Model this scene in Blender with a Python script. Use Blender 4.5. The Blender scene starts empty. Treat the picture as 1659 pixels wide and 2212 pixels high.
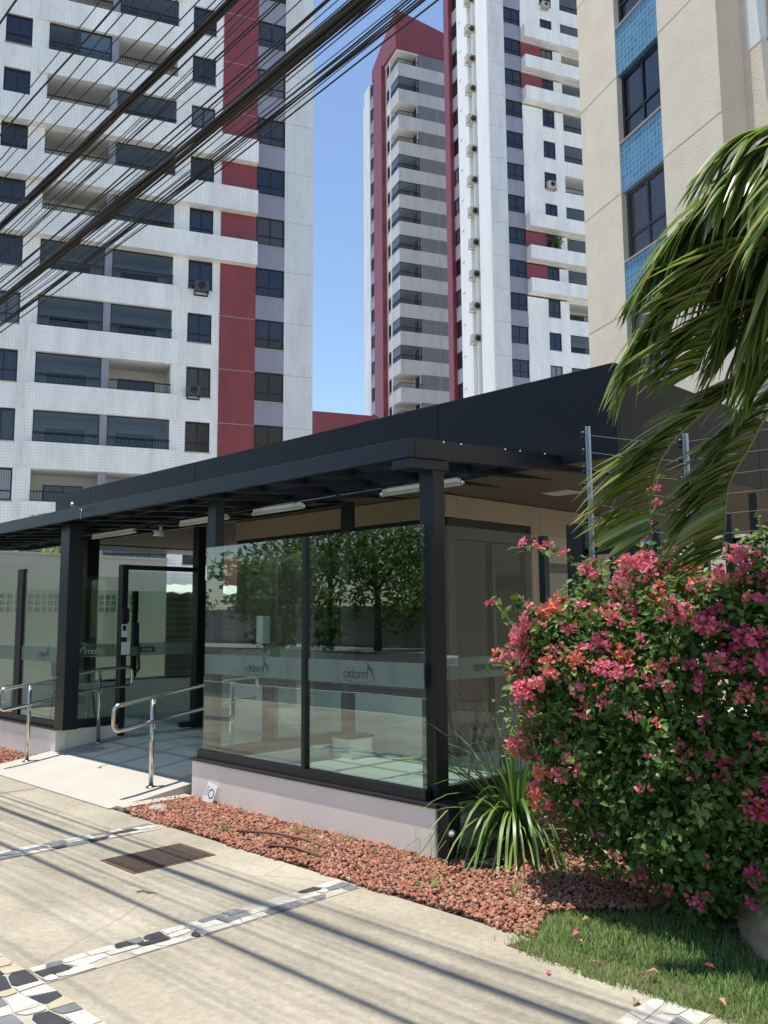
import bpy, math, random
import numpy as np
from mathutils import Matrix, Vector
random.seed(7); rng = np.random.default_rng(7)
S = bpy.context.scene
COL = S.collection
R = math.radians

# ---------------------------------------------------------------- camera, sky, sun, exposure
yaw, pitch, roll = R(44.9), R(7.0), R(-0.4)
f0 = Vector((-math.cos(yaw), math.sin(yaw), 0)); r0 = f0.cross(Vector((0, 0, 1)))
fw = f0*math.cos(pitch) + Vector((0, 0, 1))*math.sin(pitch); u0 = r0.cross(fw)
rt = r0*math.cos(roll) + u0*math.sin(roll); up = u0*math.cos(roll) - r0*math.sin(roll)
cd = bpy.data.cameras.new('camera'); cam = bpy.data.objects.new('camera', cd); COL.objects.link(cam)
M3 = Matrix((rt, up, -fw)).transposed().to_4x4(); M3.translation = (0, 0, 1.65)
cam.matrix_world = M3
cd.sensor_fit = 'VERTICAL'; cd.sensor_height = 36; cd.lens = 36*1875/2212
cd.clip_start = .05; cd.clip_end = 3000
S.camera = cam
SUN = Vector((-.10, -.10, 1)).normalized()
w = bpy.data.worlds.new('World'); S.world = w; w.use_nodes = True
nt = w.node_tree; bg = nt.nodes['Background']; sky = nt.nodes.new('ShaderNodeTexSky')
sky.sky_type = 'NISHITA'; sky.sun_disc = False; sky.sun_elevation = math.asin(SUN.z)
sky.sun_rotation = math.atan2(SUN.x, SUN.y); sky.air_density = 1.0; sky.dust_density = .4; sky.ozone_density = 2.0
nt.links.new(sky.outputs[0], bg.inputs[0]); bg.inputs[1].default_value = .14
sl = bpy.data.lights.new('sun', 'SUN'); sl.energy = 4.2; sl.angle = R(.6); sl.color = (1, .95, .87)
so = bpy.data.objects.new('sun', sl); COL.objects.link(so); so.rotation_euler = SUN.to_track_quat('Z', 'Y').to_euler()
so.location = (0, 0, 60)
S.view_settings.view_transform = 'Standard'; S.view_settings.look = 'None'
S.view_settings.exposure = .55; S.view_settings.gamma = 1
S.render.engine = 'CYCLES'
try:
    S.cycles.max_bounces = 10; S.cycles.transparent_max_bounces = 24; S.cycles.caustics_reflective = False; S.cycles.caustics_refractive = False
except Exception: pass

# ---------------------------------------------------------------- materials
def node(nt, t, **k):
    n = nt.nodes.new(t)
    for a, v in k.items():
        if a in n.inputs.keys(): n.inputs[a].default_value = v
        else: setattr(n, a, v)
    return n
def mat(name, col, rough=.6, metal=0, var=.0, scale=8., bump=0., bscale=60., spec=.5, island=None, coords='Object', streak=0):
    m = bpy.data.materials.new(name); m.use_nodes = True; t = m.node_tree; b = t.nodes['Principled BSDF']
    b.inputs['Base Color'].default_value = (*col, 1); b.inputs['Roughness'].default_value = rough
    b.inputs['Metallic'].default_value = metal; b.inputs['Specular IOR Level'].default_value = spec
    tc = node(t, 'ShaderNodeTexCoord')
    out = None
    if var or streak:
        n = node(t, 'ShaderNodeTexNoise', Scale=scale, Detail=8., Roughness=.65)
        mp = node(t, 'ShaderNodeMapping'); mp.inputs['Scale'].default_value = (1, 1, .12 if streak else 1)
        t.links.new(tc.outputs[coords], mp.inputs[0]); t.links.new(mp.outputs[0], n.inputs['Vector'])
        rp = node(t, 'ShaderNodeMapRange'); rp.inputs['From Min'].default_value = .3; rp.inputs['From Max'].default_value = .7
        v = var or streak
        rp.inputs['To Min'].default_value = 1-v; rp.inputs['To Max'].default_value = 1+v*.6
        t.links.new(n.outputs['Fac'], rp.inputs['Value'])
        mx = node(t, 'ShaderNodeMix', data_type='RGBA', blend_type='MULTIPLY'); mx.inputs[0].default_value = 1
        mx.inputs[6].default_value = (*col, 1); t.links.new(rp.outputs[0], mx.inputs[7]); out = mx.outputs[2]
    if island:
        g = node(t, 'ShaderNodeNewGeometry'); cr = node(t, 'ShaderNodeValToRGB')
        cr.color_ramp.interpolation = 'LINEAR'
        while len(cr.color_ramp.elements) < len(island): cr.color_ramp.elements.new(.5)
        for i, c in enumerate(island):
            cr.color_ramp.elements[i].position = i/(len(island)-1); cr.color_ramp.elements[i].color = (*c, 1)
        t.links.new(g.outputs['Random Per Island'], cr.inputs[0]); out = cr.outputs[0]
    if out is not None: t.links.new(out, b.inputs['Base Color'])
    if bump:
        n2 = node(t, 'ShaderNodeTexNoise', Scale=bscale, Detail=6.); t.links.new(tc.outputs[coords], n2.inputs['Vector'])
        bp = node(t, 'ShaderNodeBump', Strength=bump, Distance=.02); t.links.new(n2.outputs['Fac'], bp.inputs['Height'])
        t.links.new(bp.outputs[0], b.inputs['Normal'])
    return m
def leafmat(name, cols, trans=.35, rough=.45, spec=.4):
    m = mat(name, cols[0], rough, island=cols, spec=spec); t = m.node_tree; b = t.nodes['Principled BSDF']
    src = b.inputs['Base Color'].links[0].from_socket
    tr = node(t, 'ShaderNodeBsdfTranslucent'); t.links.new(src, tr.inputs[0])
    mx = node(t, 'ShaderNodeMixShader'); mx.inputs[0].default_value = trans
    t.links.new(b.outputs[0], mx.inputs[1]); t.links.new(tr.outputs[0], mx.inputs[2])
    t.links.new(mx.outputs[0], t.nodes['Material Output'].inputs[0]); return m
def tilemat(name, col, grout, size=.15, rough=.35, var=.04):
    m = mat(name, col, rough); t = m.node_tree; b = t.nodes['Principled BSDF']
    tc = node(t, 'ShaderNodeTexCoord'); sp = node(t, 'ShaderNodeSeparateXYZ'); cb = node(t, 'ShaderNodeCombineXYZ'); ad = node(t, 'ShaderNodeMath', operation='ADD')
    t.links.new(tc.outputs['Object'], sp.inputs[0]); t.links.new(sp.outputs[0], ad.inputs[0]); t.links.new(sp.outputs[1], ad.inputs[1])
    t.links.new(ad.outputs[0], cb.inputs[0]); t.links.new(sp.outputs[2], cb.inputs[1])
    br = node(t, 'ShaderNodeTexBrick', offset=0, squash=1.); br.inputs['Scale'].default_value = 1
    br.inputs['Brick Width'].default_value = size; br.inputs['Row Height'].default_value = size
    br.inputs['Mortar Size'].default_value = .007*size/.1; br.inputs['Mortar Smooth'].default_value = .2
    br.inputs['Color1'].default_value = (*col, 1); br.inputs['Color2'].default_value = (*[c*(1-var) for c in col], 1); br.inputs['Mortar'].default_value = (*grout, 1)
    t.links.new(cb.outputs[0], br.inputs[0])
    n = node(t, 'ShaderNodeTexNoise', Scale=.9, Detail=8., Roughness=.7); mp = node(t, 'ShaderNodeMapping'); mp.inputs['Scale'].default_value = (1, 1, .25)
    t.links.new(tc.outputs['Object'], mp.inputs[0]); t.links.new(mp.outputs[0], n.inputs['Vector'])
    rp = node(t, 'ShaderNodeMapRange'); rp.inputs['From Min'].default_value = .25; rp.inputs['From Max'].default_value = .75; rp.inputs['To Min'].default_value = .74; rp.inputs['To Max'].default_value = 1.08
    t.links.new(n.outputs['Fac'], rp.inputs[0])
    mx = node(t, 'ShaderNodeMix', data_type='RGBA', blend_type='MULTIPLY'); mx.inputs[0].default_value = 1
    t.links.new(br.outputs[0], mx.inputs[6]); t.links.new(rp.outputs[0], mx.inputs[7]); t.links.new(mx.outputs[2], b.inputs['Base Color'])
    return m
def glassmat(name, tint, ior=1.5, rough=.0, wave=0., extra=0.):
    m = bpy.data.materials.new(name); m.use_nodes = True; t = m.node_tree; t.nodes.clear()
    o = node(t, 'ShaderNodeOutputMaterial'); tr = node(t, 'ShaderNodeBsdfTransparent'); tr.inputs[0].default_value = (*tint, 1)
    gl = node(t, 'ShaderNodeBsdfGlossy', Roughness=rough); gl.inputs[0].default_value = (1, 1, 1, 1)
    lw = node(t, 'ShaderNodeLayerWeight'); pw_ = node(t, 'ShaderNodeMath', operation='POWER'); pw_.inputs[1].default_value = 5
    mr = node(t, 'ShaderNodeMapRange'); f0_ = ((ior-1)/(ior+1))**2; mr.inputs['To Min'].default_value = f0_+extra; mr.inputs['To Max'].default_value = 1; mx = node(t, 'ShaderNodeMixShader')
    t.links.new(lw.outputs['Facing'], pw_.inputs[0]); t.links.new(pw_.outputs[0], mr.inputs['Value']); t.links.new(mr.outputs[0], mx.inputs[0]); t.links.new(tr.outputs[0], mx.inputs[1]); t.links.new(gl.outputs[0], mx.inputs[2]); t.links.new(mx.outputs[0], o.inputs[0])
    if wave:
        tc = node(t, 'ShaderNodeTexCoord'); n = node(t, 'ShaderNodeTexNoise', Scale=1.4, Detail=1.)
        t.links.new(tc.outputs['Object'], n.inputs['Vector']); bp = node(t, 'ShaderNodeBump', Strength=wave, Distance=.02)
        t.links.new(n.outputs['Fac'], bp.inputs['Height']); t.links.new(bp.outputs[0], gl.inputs['Normal'])
    return m

m_white = tilemat('white_tile', (.80, .79, .76), (.60, .60, .58), .15)
m_purple = tilemat('mauve_tile', (.34, .33, .39), (.24, .23, .28), .12)
m_red = tilemat('red_tile', (.30, .052, .058), (.20, .045, .05), .12, var=.12)
m_grey = tilemat('dark_grey_tile', (.22, .21, .235), (.15, .15, .16), .12)
m_blue = tilemat('blue_tile', (.10, .27, .44), (.24, .42, .56), .14, .22, var=.3)
m_smoothwhite = mat('white_render', (.84, .83, .80), .7, var=.07, scale=.7, streak=.07)
m_cream = mat('cream_soffit', (.72, .70, .64), .8, var=.05)
m_beige = mat('beige_textured_render', (.78, .67, .52), .9, var=.10, scale=1.2, bump=.35, bscale=22)
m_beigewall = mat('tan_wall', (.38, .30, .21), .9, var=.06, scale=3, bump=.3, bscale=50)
m_dwin = mat('dark_window_glass', (.012, .016, .032), .06, spec=.8)
m_dwin2 = mat('curtained_window_glass', (.10, .11, .13), .12, var=.35, scale=3, spec=.8)
def windowmat():
    m = mat('window_glass_with_curtains', (.02, .02, .03), .08, spec=.8); t = m.node_tree; b = t.nodes['Principled BSDF']
    oi = node(t, 'ShaderNodeObjectInfo'); cr = node(t, 'ShaderNodeValToRGB'); cr.color_ramp.interpolation = 'CONSTANT'
    cols = [(0, (.010, .013, .028)), (.28, (.035, .038, .045)), (.45, (.014, .016, .02)), (.58, (.12, .125, .13)), (.70, (.02, .025, .04)), (.84, (.24, .24, .235)), (.92, (.06, .055, .05))]
    while len(cr.color_ramp.elements) < len(cols): cr.color_ramp.elements.new(.5)
    for e_, (p_, c_) in zip(cr.color_ramp.elements, cols): e_.position = p_; e_.color = (*c_, 1)
    t.links.new(oi.outputs['Random'], cr.inputs[0])
    tc = node(t, 'ShaderNodeTexCoord'); wv = node(t, 'ShaderNodeTexWave', Scale=3.2, Distortion=1.5); t.links.new(tc.outputs['Object'], wv.inputs['Vector'])
    rr = node(t, 'ShaderNodeMapRange'); rr.inputs['To Min'].default_value = .55; rr.inputs['To Max'].default_value = 1.15; t.links.new(wv.outputs['Fac'], rr.inputs[0])
    mx = node(t, 'ShaderNodeMix', data_type='RGBA', blend_type='MULTIPLY'); mx.inputs[0].default_value = 1
    t.links.new(cr.outputs[0], mx.inputs[6]); t.links.new(rr.outputs[0], mx.inputs[7]); t.links.new(mx.outputs[2], b.inputs['Base Color']); return m
m_dwin2 = windowmat()
m_bglass = mat('curtain_behind_glass', (.42, .50, .54), .25, var=.1, scale=2)
m_frame = mat('black_aluminium', (.010, .011, .015), .42)
m_black = mat('black_painted_steel', (.009, .011, .015), .36, var=.25, scale=6, bump=.06, bscale=30, spec=.4)
m_fascia = mat('dark_blue_black_panel', (.004, .005, .008), .45, var=.2, scale=2.5, spec=.28, bump=.02, bscale=3)
m_sill = mat('grey_sill', (.35, .33, .30), .6)
m_granite = mat('dark_granite', (.02, .02, .022), .35, var=.4, scale=60)
m_lowwall = mat('pinkish_white_wall', (.95, .88, .75), .8, var=.07, scale=1.6, bump=.1, bscale=80)
m_steel = mat('brushed_steel', (.62, .58, .52), .22, 1., var=.12, scale=12)
m_alu = mat('aluminium', (.55, .57, .6), .4, .85)
m_plastic = mat('white_plastic', (.75, .76, .76), .4)
m_bplastic = mat('black_plastic', (.012, .012, .014), .4)
m_floor = mat('polished_concrete', (.52, .54, .47), .32, var=.06, scale=1.5)
m_ramp = mat('smooth_ramp_concrete', (.46, .435, .375), .75, var=.08, scale=1.4, bump=.2, bscale=90)
m_asphalt = mat('asphalt', (.055, .055, .058), .9, var=.2, scale=5, bump=.4, bscale=120)
m_soil = mat('soil', (.13, .075, .05), .95, var=.3, scale=8, bump=.6, bscale=60)
m_yard = mat('yard_paving', (.42, .41, .38), .9, var=.15, scale=2)
m_oldwall = mat('weathered_cream_wall', (.68, .66, .56), .85, var=.05, scale=.9, streak=.13, bump=.2)
m_greywall = mat('rough_grey_wall', (.30, .30, .30), .9, var=.18, scale=6, bump=.8, bscale=70)
m_tubel = mat('lamp_diffuser', (.62, .62, .56), .4)
m_bark = mat('bark', (.16, .13, .10), .9, var=.3, scale=9, bump=.8, bscale=25)
m_wire = mat('wire_rubber', (.016, .014, .013), .55, var=.4, scale=3)
m_wire2 = mat('old_brown_cable', (.05, .04, .032), .7)
m_glass = glassmat('pavilion_glass', (.87, .94, .90), 1.5, wave=.03, extra=.055)
m_roofglass = glassmat('smoked_roof_panel', (.26, .30, .31), 1.5)
m_roofglass2 = glassmat('tinted_roof_panel', (.66, .73, .74), 1.5)
m_tglass = glassmat('balcony_glass', (.70, .75, .78), 1.5, extra=.0)
m_dglass = glassmat('dark_booth_glass', (.12, .14, .14), 1.5, extra=-.015)
m_sideglass = glassmat('side_glass', (.95, .98, .96), 1.35)
m_frost = mat('frosted_film', (.22, .29, .245), .5)
t = m_frost.node_tree; _tr = node(t, 'ShaderNodeBsdfTransparent'); _mx = node(t, 'ShaderNodeMixShader'); _mx.inputs[0].default_value = .48
t.links.new(t.nodes['Principled BSDF'].outputs[0], _mx.inputs[1]); t.links.new(_tr.outputs[0], _mx.inputs[2]); t.links.new(_mx.outputs[0], t.nodes['Material Output'].inputs[0])
m_logo = mat('grey_logo_film', (.06, .075, .075), .6)
m_logol = mat('pale_logo_film', (.5, .53, .5), .6)
m_white_s = mat('white_lettering', (.8, .8, .8), .5)

# concrete of the pavement: stains, pores and cracks that belong to it
m_conc = mat('worn_concrete', (.40, .365, .295), .88, var=.0)
t = m_conc.node_tree; b = t.nodes['Principled BSDF']; tc = node(t, 'ShaderNodeTexCoord')
n1 = node(t, 'ShaderNodeTexNoise', Scale=.9, Detail=10., Roughness=.6); n2 = node(t, 'ShaderNodeTexNoise', Scale=22., Detail=6., Roughness=.8); n3 = node(t, 'ShaderNodeTexVoronoi', Scale=120.)
for n in (n1, n2, n3): t.links.new(tc.outputs['Object'], n.inputs['Vector'])
c1 = node(t, 'ShaderNodeValToRGB'); e = c1.color_ramp.elements
e[0].position = .3; e[0].color = (.265, .232, .17, 1); e[1].position = .7; e[1].color = (.46, .41, .315, 1)
t.links.new(n1.outputs['Fac'], c1.inputs[0])
c2 = node(t, 'ShaderNodeMapRange'); c2.inputs['From Min'].default_value = .3; c2.inputs['From Max'].default_value = .72; c2.inputs['To Min'].default_value = .72; c2.inputs['To Max'].default_value = 1.18
t.links.new(n2.outputs['Fac'], c2.inputs[0])
c3 = node(t, 'ShaderNodeMapRange'); c3.inputs['From Max'].default_value = .35; c3.inputs['To Min'].default_value = .8; c3.inputs['To Max'].default_value = 1.04
t.links.new(n3.outputs['Distance'], c3.inputs[0])
ml0 = node(t, 'ShaderNodeMath', operation='MULTIPLY'); t.links.new(c2.outputs[0], ml0.inputs[0]); t.links.new(c3.outputs[0], ml0.inputs[1])
nv = node(t, 'ShaderNodeTexNoise', Scale=2.5, Detail=6.); vm = node(t, 'ShaderNodeMix', data_type='RGBA', blend_type='LINEAR_LIGHT'); vm.inputs[0].default_value = .12
t.links.new(tc.outputs['Object'], nv.inputs['Vector']); t.links.new(tc.outputs['Object'], vm.inputs[6]); t.links.new(nv.outputs['Color'], vm.inputs[7])
vc = node(t, 'ShaderNodeTexVoronoi', Scale=.42, feature='DISTANCE_TO_EDGE'); t.links.new(vm.outputs[2], vc.inputs['Vector'])
c4 = node(t, 'ShaderNodeMapRange'); c4.inputs['From Max'].default_value = .0035; c4.inputs['To Min'].default_value = .62; c4.inputs['To Max'].default_value = 1; t.links.new(vc.outputs['Distance'], c4.inputs[0])
ml = node(t, 'ShaderNodeMath', operation='MULTIPLY'); t.links.new(ml0.outputs[0], ml.inputs[0]); t.links.new(c4.outputs[0], ml.inputs[1])
mx = node(t, 'ShaderNodeMix', data_type='RGBA', blend_type='MULTIPLY'); mx.inputs[0].default_value = 1
t.links.new(c1.outputs[0], mx.inputs[6]); t.links.new(ml.outputs[0], mx.inputs[7]); t.links.new(mx.outputs[2], b.inputs['Base Color'])
bp = node(t, 'ShaderNodeBump', Strength=.5, Distance=.006); t.links.new(n2.outputs['Fac'], bp.inputs['Height']); t.links.new(bp.outputs[0], b.inputs['Normal'])

# ---------------------------------------------------------------- mesh helpers
class MB:
    def __init__(s): s.v = []; s.f = []; s.m = []; s.sm = []
    def add(s, vs, fs, m=0, smooth=False):
        o = len(s.v); s.v += [tuple(v) for v in vs]
        for f in fs: s.f.append([i+o for i in f]); s.m.append(m); s.sm.append(smooth)
        return s
    def box(s, x0, x1, y0, y1, z0, z1, m=0):
        vs = [(x0, y0, z0), (x1, y0, z0), (x1, y1, z0), (x0, y1, z0), (x0, y0, z1), (x1, y0, z1), (x1, y1, z1), (x0, y1, z1)]
        return s.add(vs, [(0, 3, 2, 1), (4, 5, 6, 7), (0, 1, 5, 4), (1, 2, 6, 5), (2, 3, 7, 6), (3, 0, 4, 7)], m)
    def hexa(s, lo, hi, m=0):   # two quads (4 pts each)
        return s.add(list(lo)+list(hi), [(0, 3, 2, 1), (4, 5, 6, 7), (0, 1, 5, 4), (1, 2, 6, 5), (2, 3, 7, 6), (3, 0, 4, 7)], m)
    def tube(s, pts, r, n=8, m=0, cap=True):
        pts = [Vector(p) for p in pts]; rs = r if isinstance(r, (list, tuple)) else [r]*len(pts)
        rings = []; ref = None
        for i, p in enumerate(pts):
            d = ((pts[min(i+1, len(pts)-1)]-pts[max(i-1, 0)])).normalized()
            if ref is None: ref = Vector((0, 0, 1)) if abs(d.z) < .9 else Vector((1, 0, 0))
            a = (ref - d*ref.dot(d)).normalized(); ref = a; c = d.cross(a)
            rings.append([p + (a*math.cos(2*math.pi*k/n)+c*math.sin(2*math.pi*k/n))*rs[i] for k in range(n)])
        vs = [v for q in rings for v in q]; fs = []
        for i in range(len(pts)-1):
            for k in range(n): fs.append((i*n+k, i*n+(k+1) % n, (i+1)*n+(k+1) % n, (i+1)*n+k))
        if cap: fs.append(tuple(range(n))[::-1]); fs.append(tuple(range((len(pts)-1)*n, len(pts)*n)))
        return s.add(vs, fs, m, True)
    def lathe(s, c, prof, n=20, m=0, smooth=True):
        vs = []; fs = []
        for r, z in prof: vs += [(c[0]+r*math.cos(2*math.pi*k/n), c[1]+r*math.sin(2*math.pi*k/n), c[2]+z) for k in range(n)]
        for i in range(len(prof)-1):
            for k in range(n): fs.append((i*n+k, i*n+(k+1) % n, (i+1)*n+(k+1) % n, (i+1)*n+k))
        return s.add(vs, fs, m, smooth)
    def build(s, name, mats, parent=None, bevel=0, loc=None):
        me = bpy.data.meshes.new(name); me.from_pydata(s.v, [], s.f)
        if not isinstance(mats, (list, tuple)): mats = [mats]
        for q in mats: me.materials.append(q)
        me.polygons.foreach_set('material_index', s.m); me.polygons.foreach_set('use_smooth', s.sm); me.update()
        o = bpy.data.objects.new(name, me); COL.objects.link(o)
        if parent: o.parent = parent
        if loc: o.location = loc
        if bevel:
            b = o.modifiers.new('bevel', 'BEVEL'); b.width = bevel; b.segments = 2; b.limit_method = 'ANGLE'
        return o
def arr_mesh(name, V, F, mats, parent=None, midx=None, smooth=False):
    """V (n,3) float, F (m,k) int"""
    me = bpy.data.meshes.new(name); n, k = F.shape
    me.vertices.add(len(V)); me.vertices.foreach_set('co', np.asarray(V, np.float32).ravel())
    me.loops.add(n*k); me.loops.foreach_set('vertex_index', F.astype(np.int32).ravel())
    me.polygons.add(n); me.polygons.foreach_set('loop_start', np.arange(0, n*k, k, dtype=np.int32))
    me.polygons.foreach_set('loop_total', np.full(n, k, np.int32))
    if not isinstance(mats, (list, tuple)): mats = [mats]
    for q in mats: me.materials.append(q)
    if midx is not None: me.polygons.foreach_set('material_index', np.asarray(midx, np.int32))
    if smooth: me.polygons.foreach_set('use_smooth', np.ones(n, bool))
    me.update(calc_edges=True); me.validate()
    o = bpy.data.objects.new(name, me); COL.objects.link(o)
    if parent: o.parent = parent
    return o
def tag(o, label, cat, group=None, kind=None):
    if label: o['label'] = label
    if cat: o['category'] = cat
    if group: o['group'] = group
    if kind: o['kind'] = kind
    return o
def empty(name, loc, rz=0, label=None, cat=None, group=None):
    o = bpy.data.objects.new(name, None); COL.objects.link(o); o.location = loc; o.rotation_euler = (0, 0, rz)
    return tag(o, label, cat, group)
def copy_tree(o, parent=None):
    c = o.copy(); COL.objects.link(c); c.parent = parent
    for ch in list(o.children): copy_tree(ch, c)
    return c
def bx(*a): return MB().box(*a)
def struct(o, label=None): o['kind'] = 'structure'; o['label'] = label or o.name.replace('_', ' '); return o
ORD = ['first', 'second', 'third', 'fourth', 'fifth', 'sixth', 'seventh', 'eighth', 'ninth', 'tenth', 'eleventh', 'twelfth', 'thirteenth', 'fourteenth', 'fifteenth', 'sixteenth', 'seventeenth', 'eighteenth', 'nineteenth', 'twentieth']

# ---------------------------------------------------------------- ground
g = MB().add([(-600, -600, -.06), (600, -600, -.06), (600, 600, -.06), (-600, 600, -.06)], [(0, 1, 2, 3)]).build('ground', m_yard); struct(g, 'paved ground reaching to the horizon')
o = bx(-60, 40, -9.5, -1.6, -.2, -.05).build('road', m_asphalt); struct(o, 'grey asphalt road behind the viewer')
o = MB().add([(-60, -4.6, -.045), (40, -4.6, -.045), (40, -4.5, -.045), (-60, -4.5, -.045)], [(0, 1, 2, 3)]).add([(-60, -1.95, -.045), (40, -1.95, -.045), (40, -1.87, -.045), (-60, -1.87, -.045)], [(0, 1, 2, 3)]).build('road_marking', m_white_s); struct(o, 'white painted lines along the road')
o = bx(-60, 40, -1.6, 3.87, -.3, 0).build('sidewalk', m_conc); struct(o, 'worn beige concrete sidewalk')
o = bx(-60, 40, -12.5, -9.5, -.3, .08).build('median_strip', mat('dry_grass', (.10, .12, .035), .95, var=.35, scale=6, bump=.6)); struct(o, 'grass verge on the far side of the road')
o = bx(-60, 40, -22, -12.5, -.2, -.04).build('far_road', m_asphalt); struct(o, 'second carriageway beyond the verge')
o = bx(-12.4, 40, 3.87, 6.9, -.3, -.02).build('garden_soil', m_soil); struct(o, 'brown garden soil under the gravel')
# gravel
def ico():
    p = (1+5**.5)/2
    v = np.array([(-1, p, 0), (1, p, 0), (-1, -p, 0), (1, -p, 0), (0, -1, p), (0, 1, p), (0, -1, -p), (0, 1, -p), (p, 0, -1), (p, 0, 1), (-p, 0, -1), (-p, 0, 1)], float); v /= np.linalg.norm(v[0])
    f = np.array([(0, 11, 5), (0, 5, 1), (0, 1, 7), (0, 7, 10), (0, 10, 11), (1, 5, 9), (5, 11, 4), (11, 10, 2), (10, 7, 6), (7, 1, 8), (3, 9, 4), (3, 4, 2), (3, 2, 6), (3, 6, 8), (3, 8, 9), (4, 9, 5), (2, 4, 11), (6, 2, 10), (8, 6, 7), (9, 8, 1)])
    return v, f
def rotmats(n):
    q = rng.normal(size=(n, 4)); q /= np.linalg.norm(q, axis=1)[:, None]; a, b, c, d = q.T
    return np.stack([np.stack([1-2*(c*c+d*d), 2*(b*c-d*a), 2*(b*d+c*a)], -1), np.stack([2*(b*c+d*a), 1-2*(b*b+d*d), 2*(c*d-b*a)], -1), np.stack([2*(b*d-c*a), 2*(c*d+b*a), 1-2*(b*b+c*c)], -1)], 1)
def stones(name, P, size, mats):
    v, f = ico(); n = len(P)
    s = size*rng.uniform(.55, 1.35, (n, 1))*rng.uniform(.45, 1.3, (n, 3))
    V = v[None]*(1+rng.uniform(-.42, .38, (n, 12, 1)))*s[:, None, :]
    V = np.einsum('nij,nkj->nki', rotmats(n), V) + P[:, None, :]
    F = (f[None]+12*np.arange(n)[:, None, None]).reshape(-1, 3)
    return arr_mesh(name, V.reshape(-1, 3), F, mats)
m_gravel = mat('red_gravel', (.35, .12, .07), .85, island=[(.22, .075, .045), (.45, .17, .10), (.36, .13, .075), (.52, .25, .16), (.29, .10, .06), (.50, .34, .23), (.16, .06, .045), (.40, .18, .11)], bump=.4, bscale=180)
def in_gravel(x, y):
    edge = 3.87+.03*np.sin(x*5)+.02*np.sin(x*13)
    a = (x > -7.28) & (x < -4.14) & (y < 4.62)
    bnd = -2.92 + .12*np.sin(y*7)+.25*(y-3.9)
    b_ = (x >= -4.14) & (x < bnd)
    c_ = (x < -10.35) & (y < 4.66)
    return (y > edge) & (a | b_ | c_)
X = rng.uniform(-12.4, -2.3, 85000); Y = rng.uniform(3.85, 6.2, 85000)
k = in_gravel(X, Y); X = X[k]; Y = Y[k]
k = rng.random(len(X)) < np.where(X < -10.3, .5, 1); X = X[k]; Y = Y[k]
Z = .004+.018*rng.random(len(X)) + .012*np.sin(X*3)*np.sin(Y*4)
o = stones('red_gravel', np.stack([X, Y, Z], 1), .0130, m_gravel); tag(o, 'loose red crushed stone gravel in the planting bed', 'gravel', kind='stuff')
# soil hump under gravel follows with thin sheet
# mosaic strips
m_mos = [mat('white_marble', (.52, .50, .44), .7, var=.28, scale=14), mat('black_stone', (.035, .037, .042), .6, var=.3, scale=9), mat('grey_stone', (.16, .17, .175), .65, var=.2, scale=9), mat('tan_stone', (.42, .36, .25), .7, var=.1)]
m_grout = mat('mosaic_grout', (.42, .38, .31), .9, var=.2, scale=12, bump=.3)
def mosaic(name, x0, x1, y0, y1, along, pw=(.50, .28, .14, .08), cell=.085, label=''):
    L = (y1-y0) if along == 'y' else (x1-x0); W = (x1-x0) if along == 'y' else (y1-y0)
    mb = MB(); rows = 3 if W > .19 else 2
    def pt(a, b):
        return (x0+b, y0+a) if along == 'y' else (x0+a, y0+b)
    gq = [pt(0, 0), pt(L, 0), pt(L, W), pt(0, W)]
    if along == 'y': gq = gq[::-1]
    mb.add([(p[0], p[1], .003) for p in gq], [(0, 1, 2, 3)], 4)
    ch = W/rows; nc = int(L/cell); j = lambda q: random.uniform(-q, q)
    G = [[(L*i/nc+(j(.36)*cell if 0 < i < nc else 0), W*r_/rows+(j(.30)*ch if 0 < r_ < rows else j(.05)*ch)) for r_ in range(rows+1)] for i in range(nc+1)]
    skip = set()
    for r_ in range(rows):
        i = 0
        while i < nc:
            k = 2 if (random.random() < .38 and i+2 <= nc) else 1
            q = [G[i][r_], G[i+k][r_], G[i+k][r_+1], G[i][r_+1]]
            cx_ = sum(c[0] for c in q)/4; cy_ = sum(c[1] for c in q)/4
            out = []
            for a_ in range(4):
                p_, n_ = q[a_], q[(a_+1) % 4]; sh = random.uniform(.86, .95)
                p1 = (cx_+(p_[0]-cx_)*sh, cy_+(p_[1]-cy_)*sh)
                if random.random() < .35:
                    pr = q[a_-1]; e_ = random.uniform(.12, .3)
                    out.append((p1[0]+(pr[0]-p_[0])*e_*.8, p1[1]+(pr[1]-p_[1])*e_*.8)); out.append((p1[0]+(n_[0]-p_[0])*e_*.8, p1[1]+(n_[1]-p_[1])*e_*.8))
                else: out.append(p1)
                if random.random() < .4: out.append((cx_+((p_[0]+n_[0])/2-cx_)*random.uniform(.9, 1.0), cy_+((p_[1]+n_[1])/2-cy_)*random.uniform(.88, .98)))
            P = [pt(*c) for c in out]
            if along == 'y': P = P[::-1]
            nn = len(P); h = .006+random.uniform(0, .003); mi = random.choices((0, 1, 2, 3), pw)[0]
            if random.random() > .06: mb.add([(p[0], p[1], .0035) for p in P]+[(p[0], p[1], h) for p in P], [tuple(range(nn, 2*nn))]+[(u_, (u_+1) % nn, (u_+1) % nn+nn, u_+nn) for u_ in range(nn)], mi)
            i += k
    o = mb.build(name, m_mos+[m_grout]); struct(o, label); return o
mosaic('mosaic_strip', -4.30, -4.08, 1.87, 3.84, 'y', (.42, .33, .19, .06), label='broken black and white stone strip across the sidewalk')
mosaic('mosaic_strip', -6.56, -6.34, 1.87, 3.80, 'y', (.42, .2, .32, .06), label='broken stone strip at the foot of the ramp')
mosaic('mosaic_strip', -2.02, -1.76, 1.87, 3.66, 'y', (.55, .1, .25, .1), .12, label='stone strip reaching the lawn')
mosaic('mosaic_strip', -9.0, 2.0, 1.52, 1.86, 'x', (.42, .16, .34, .08), .085, label='wide broken stone band along the sidewalk')
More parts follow.
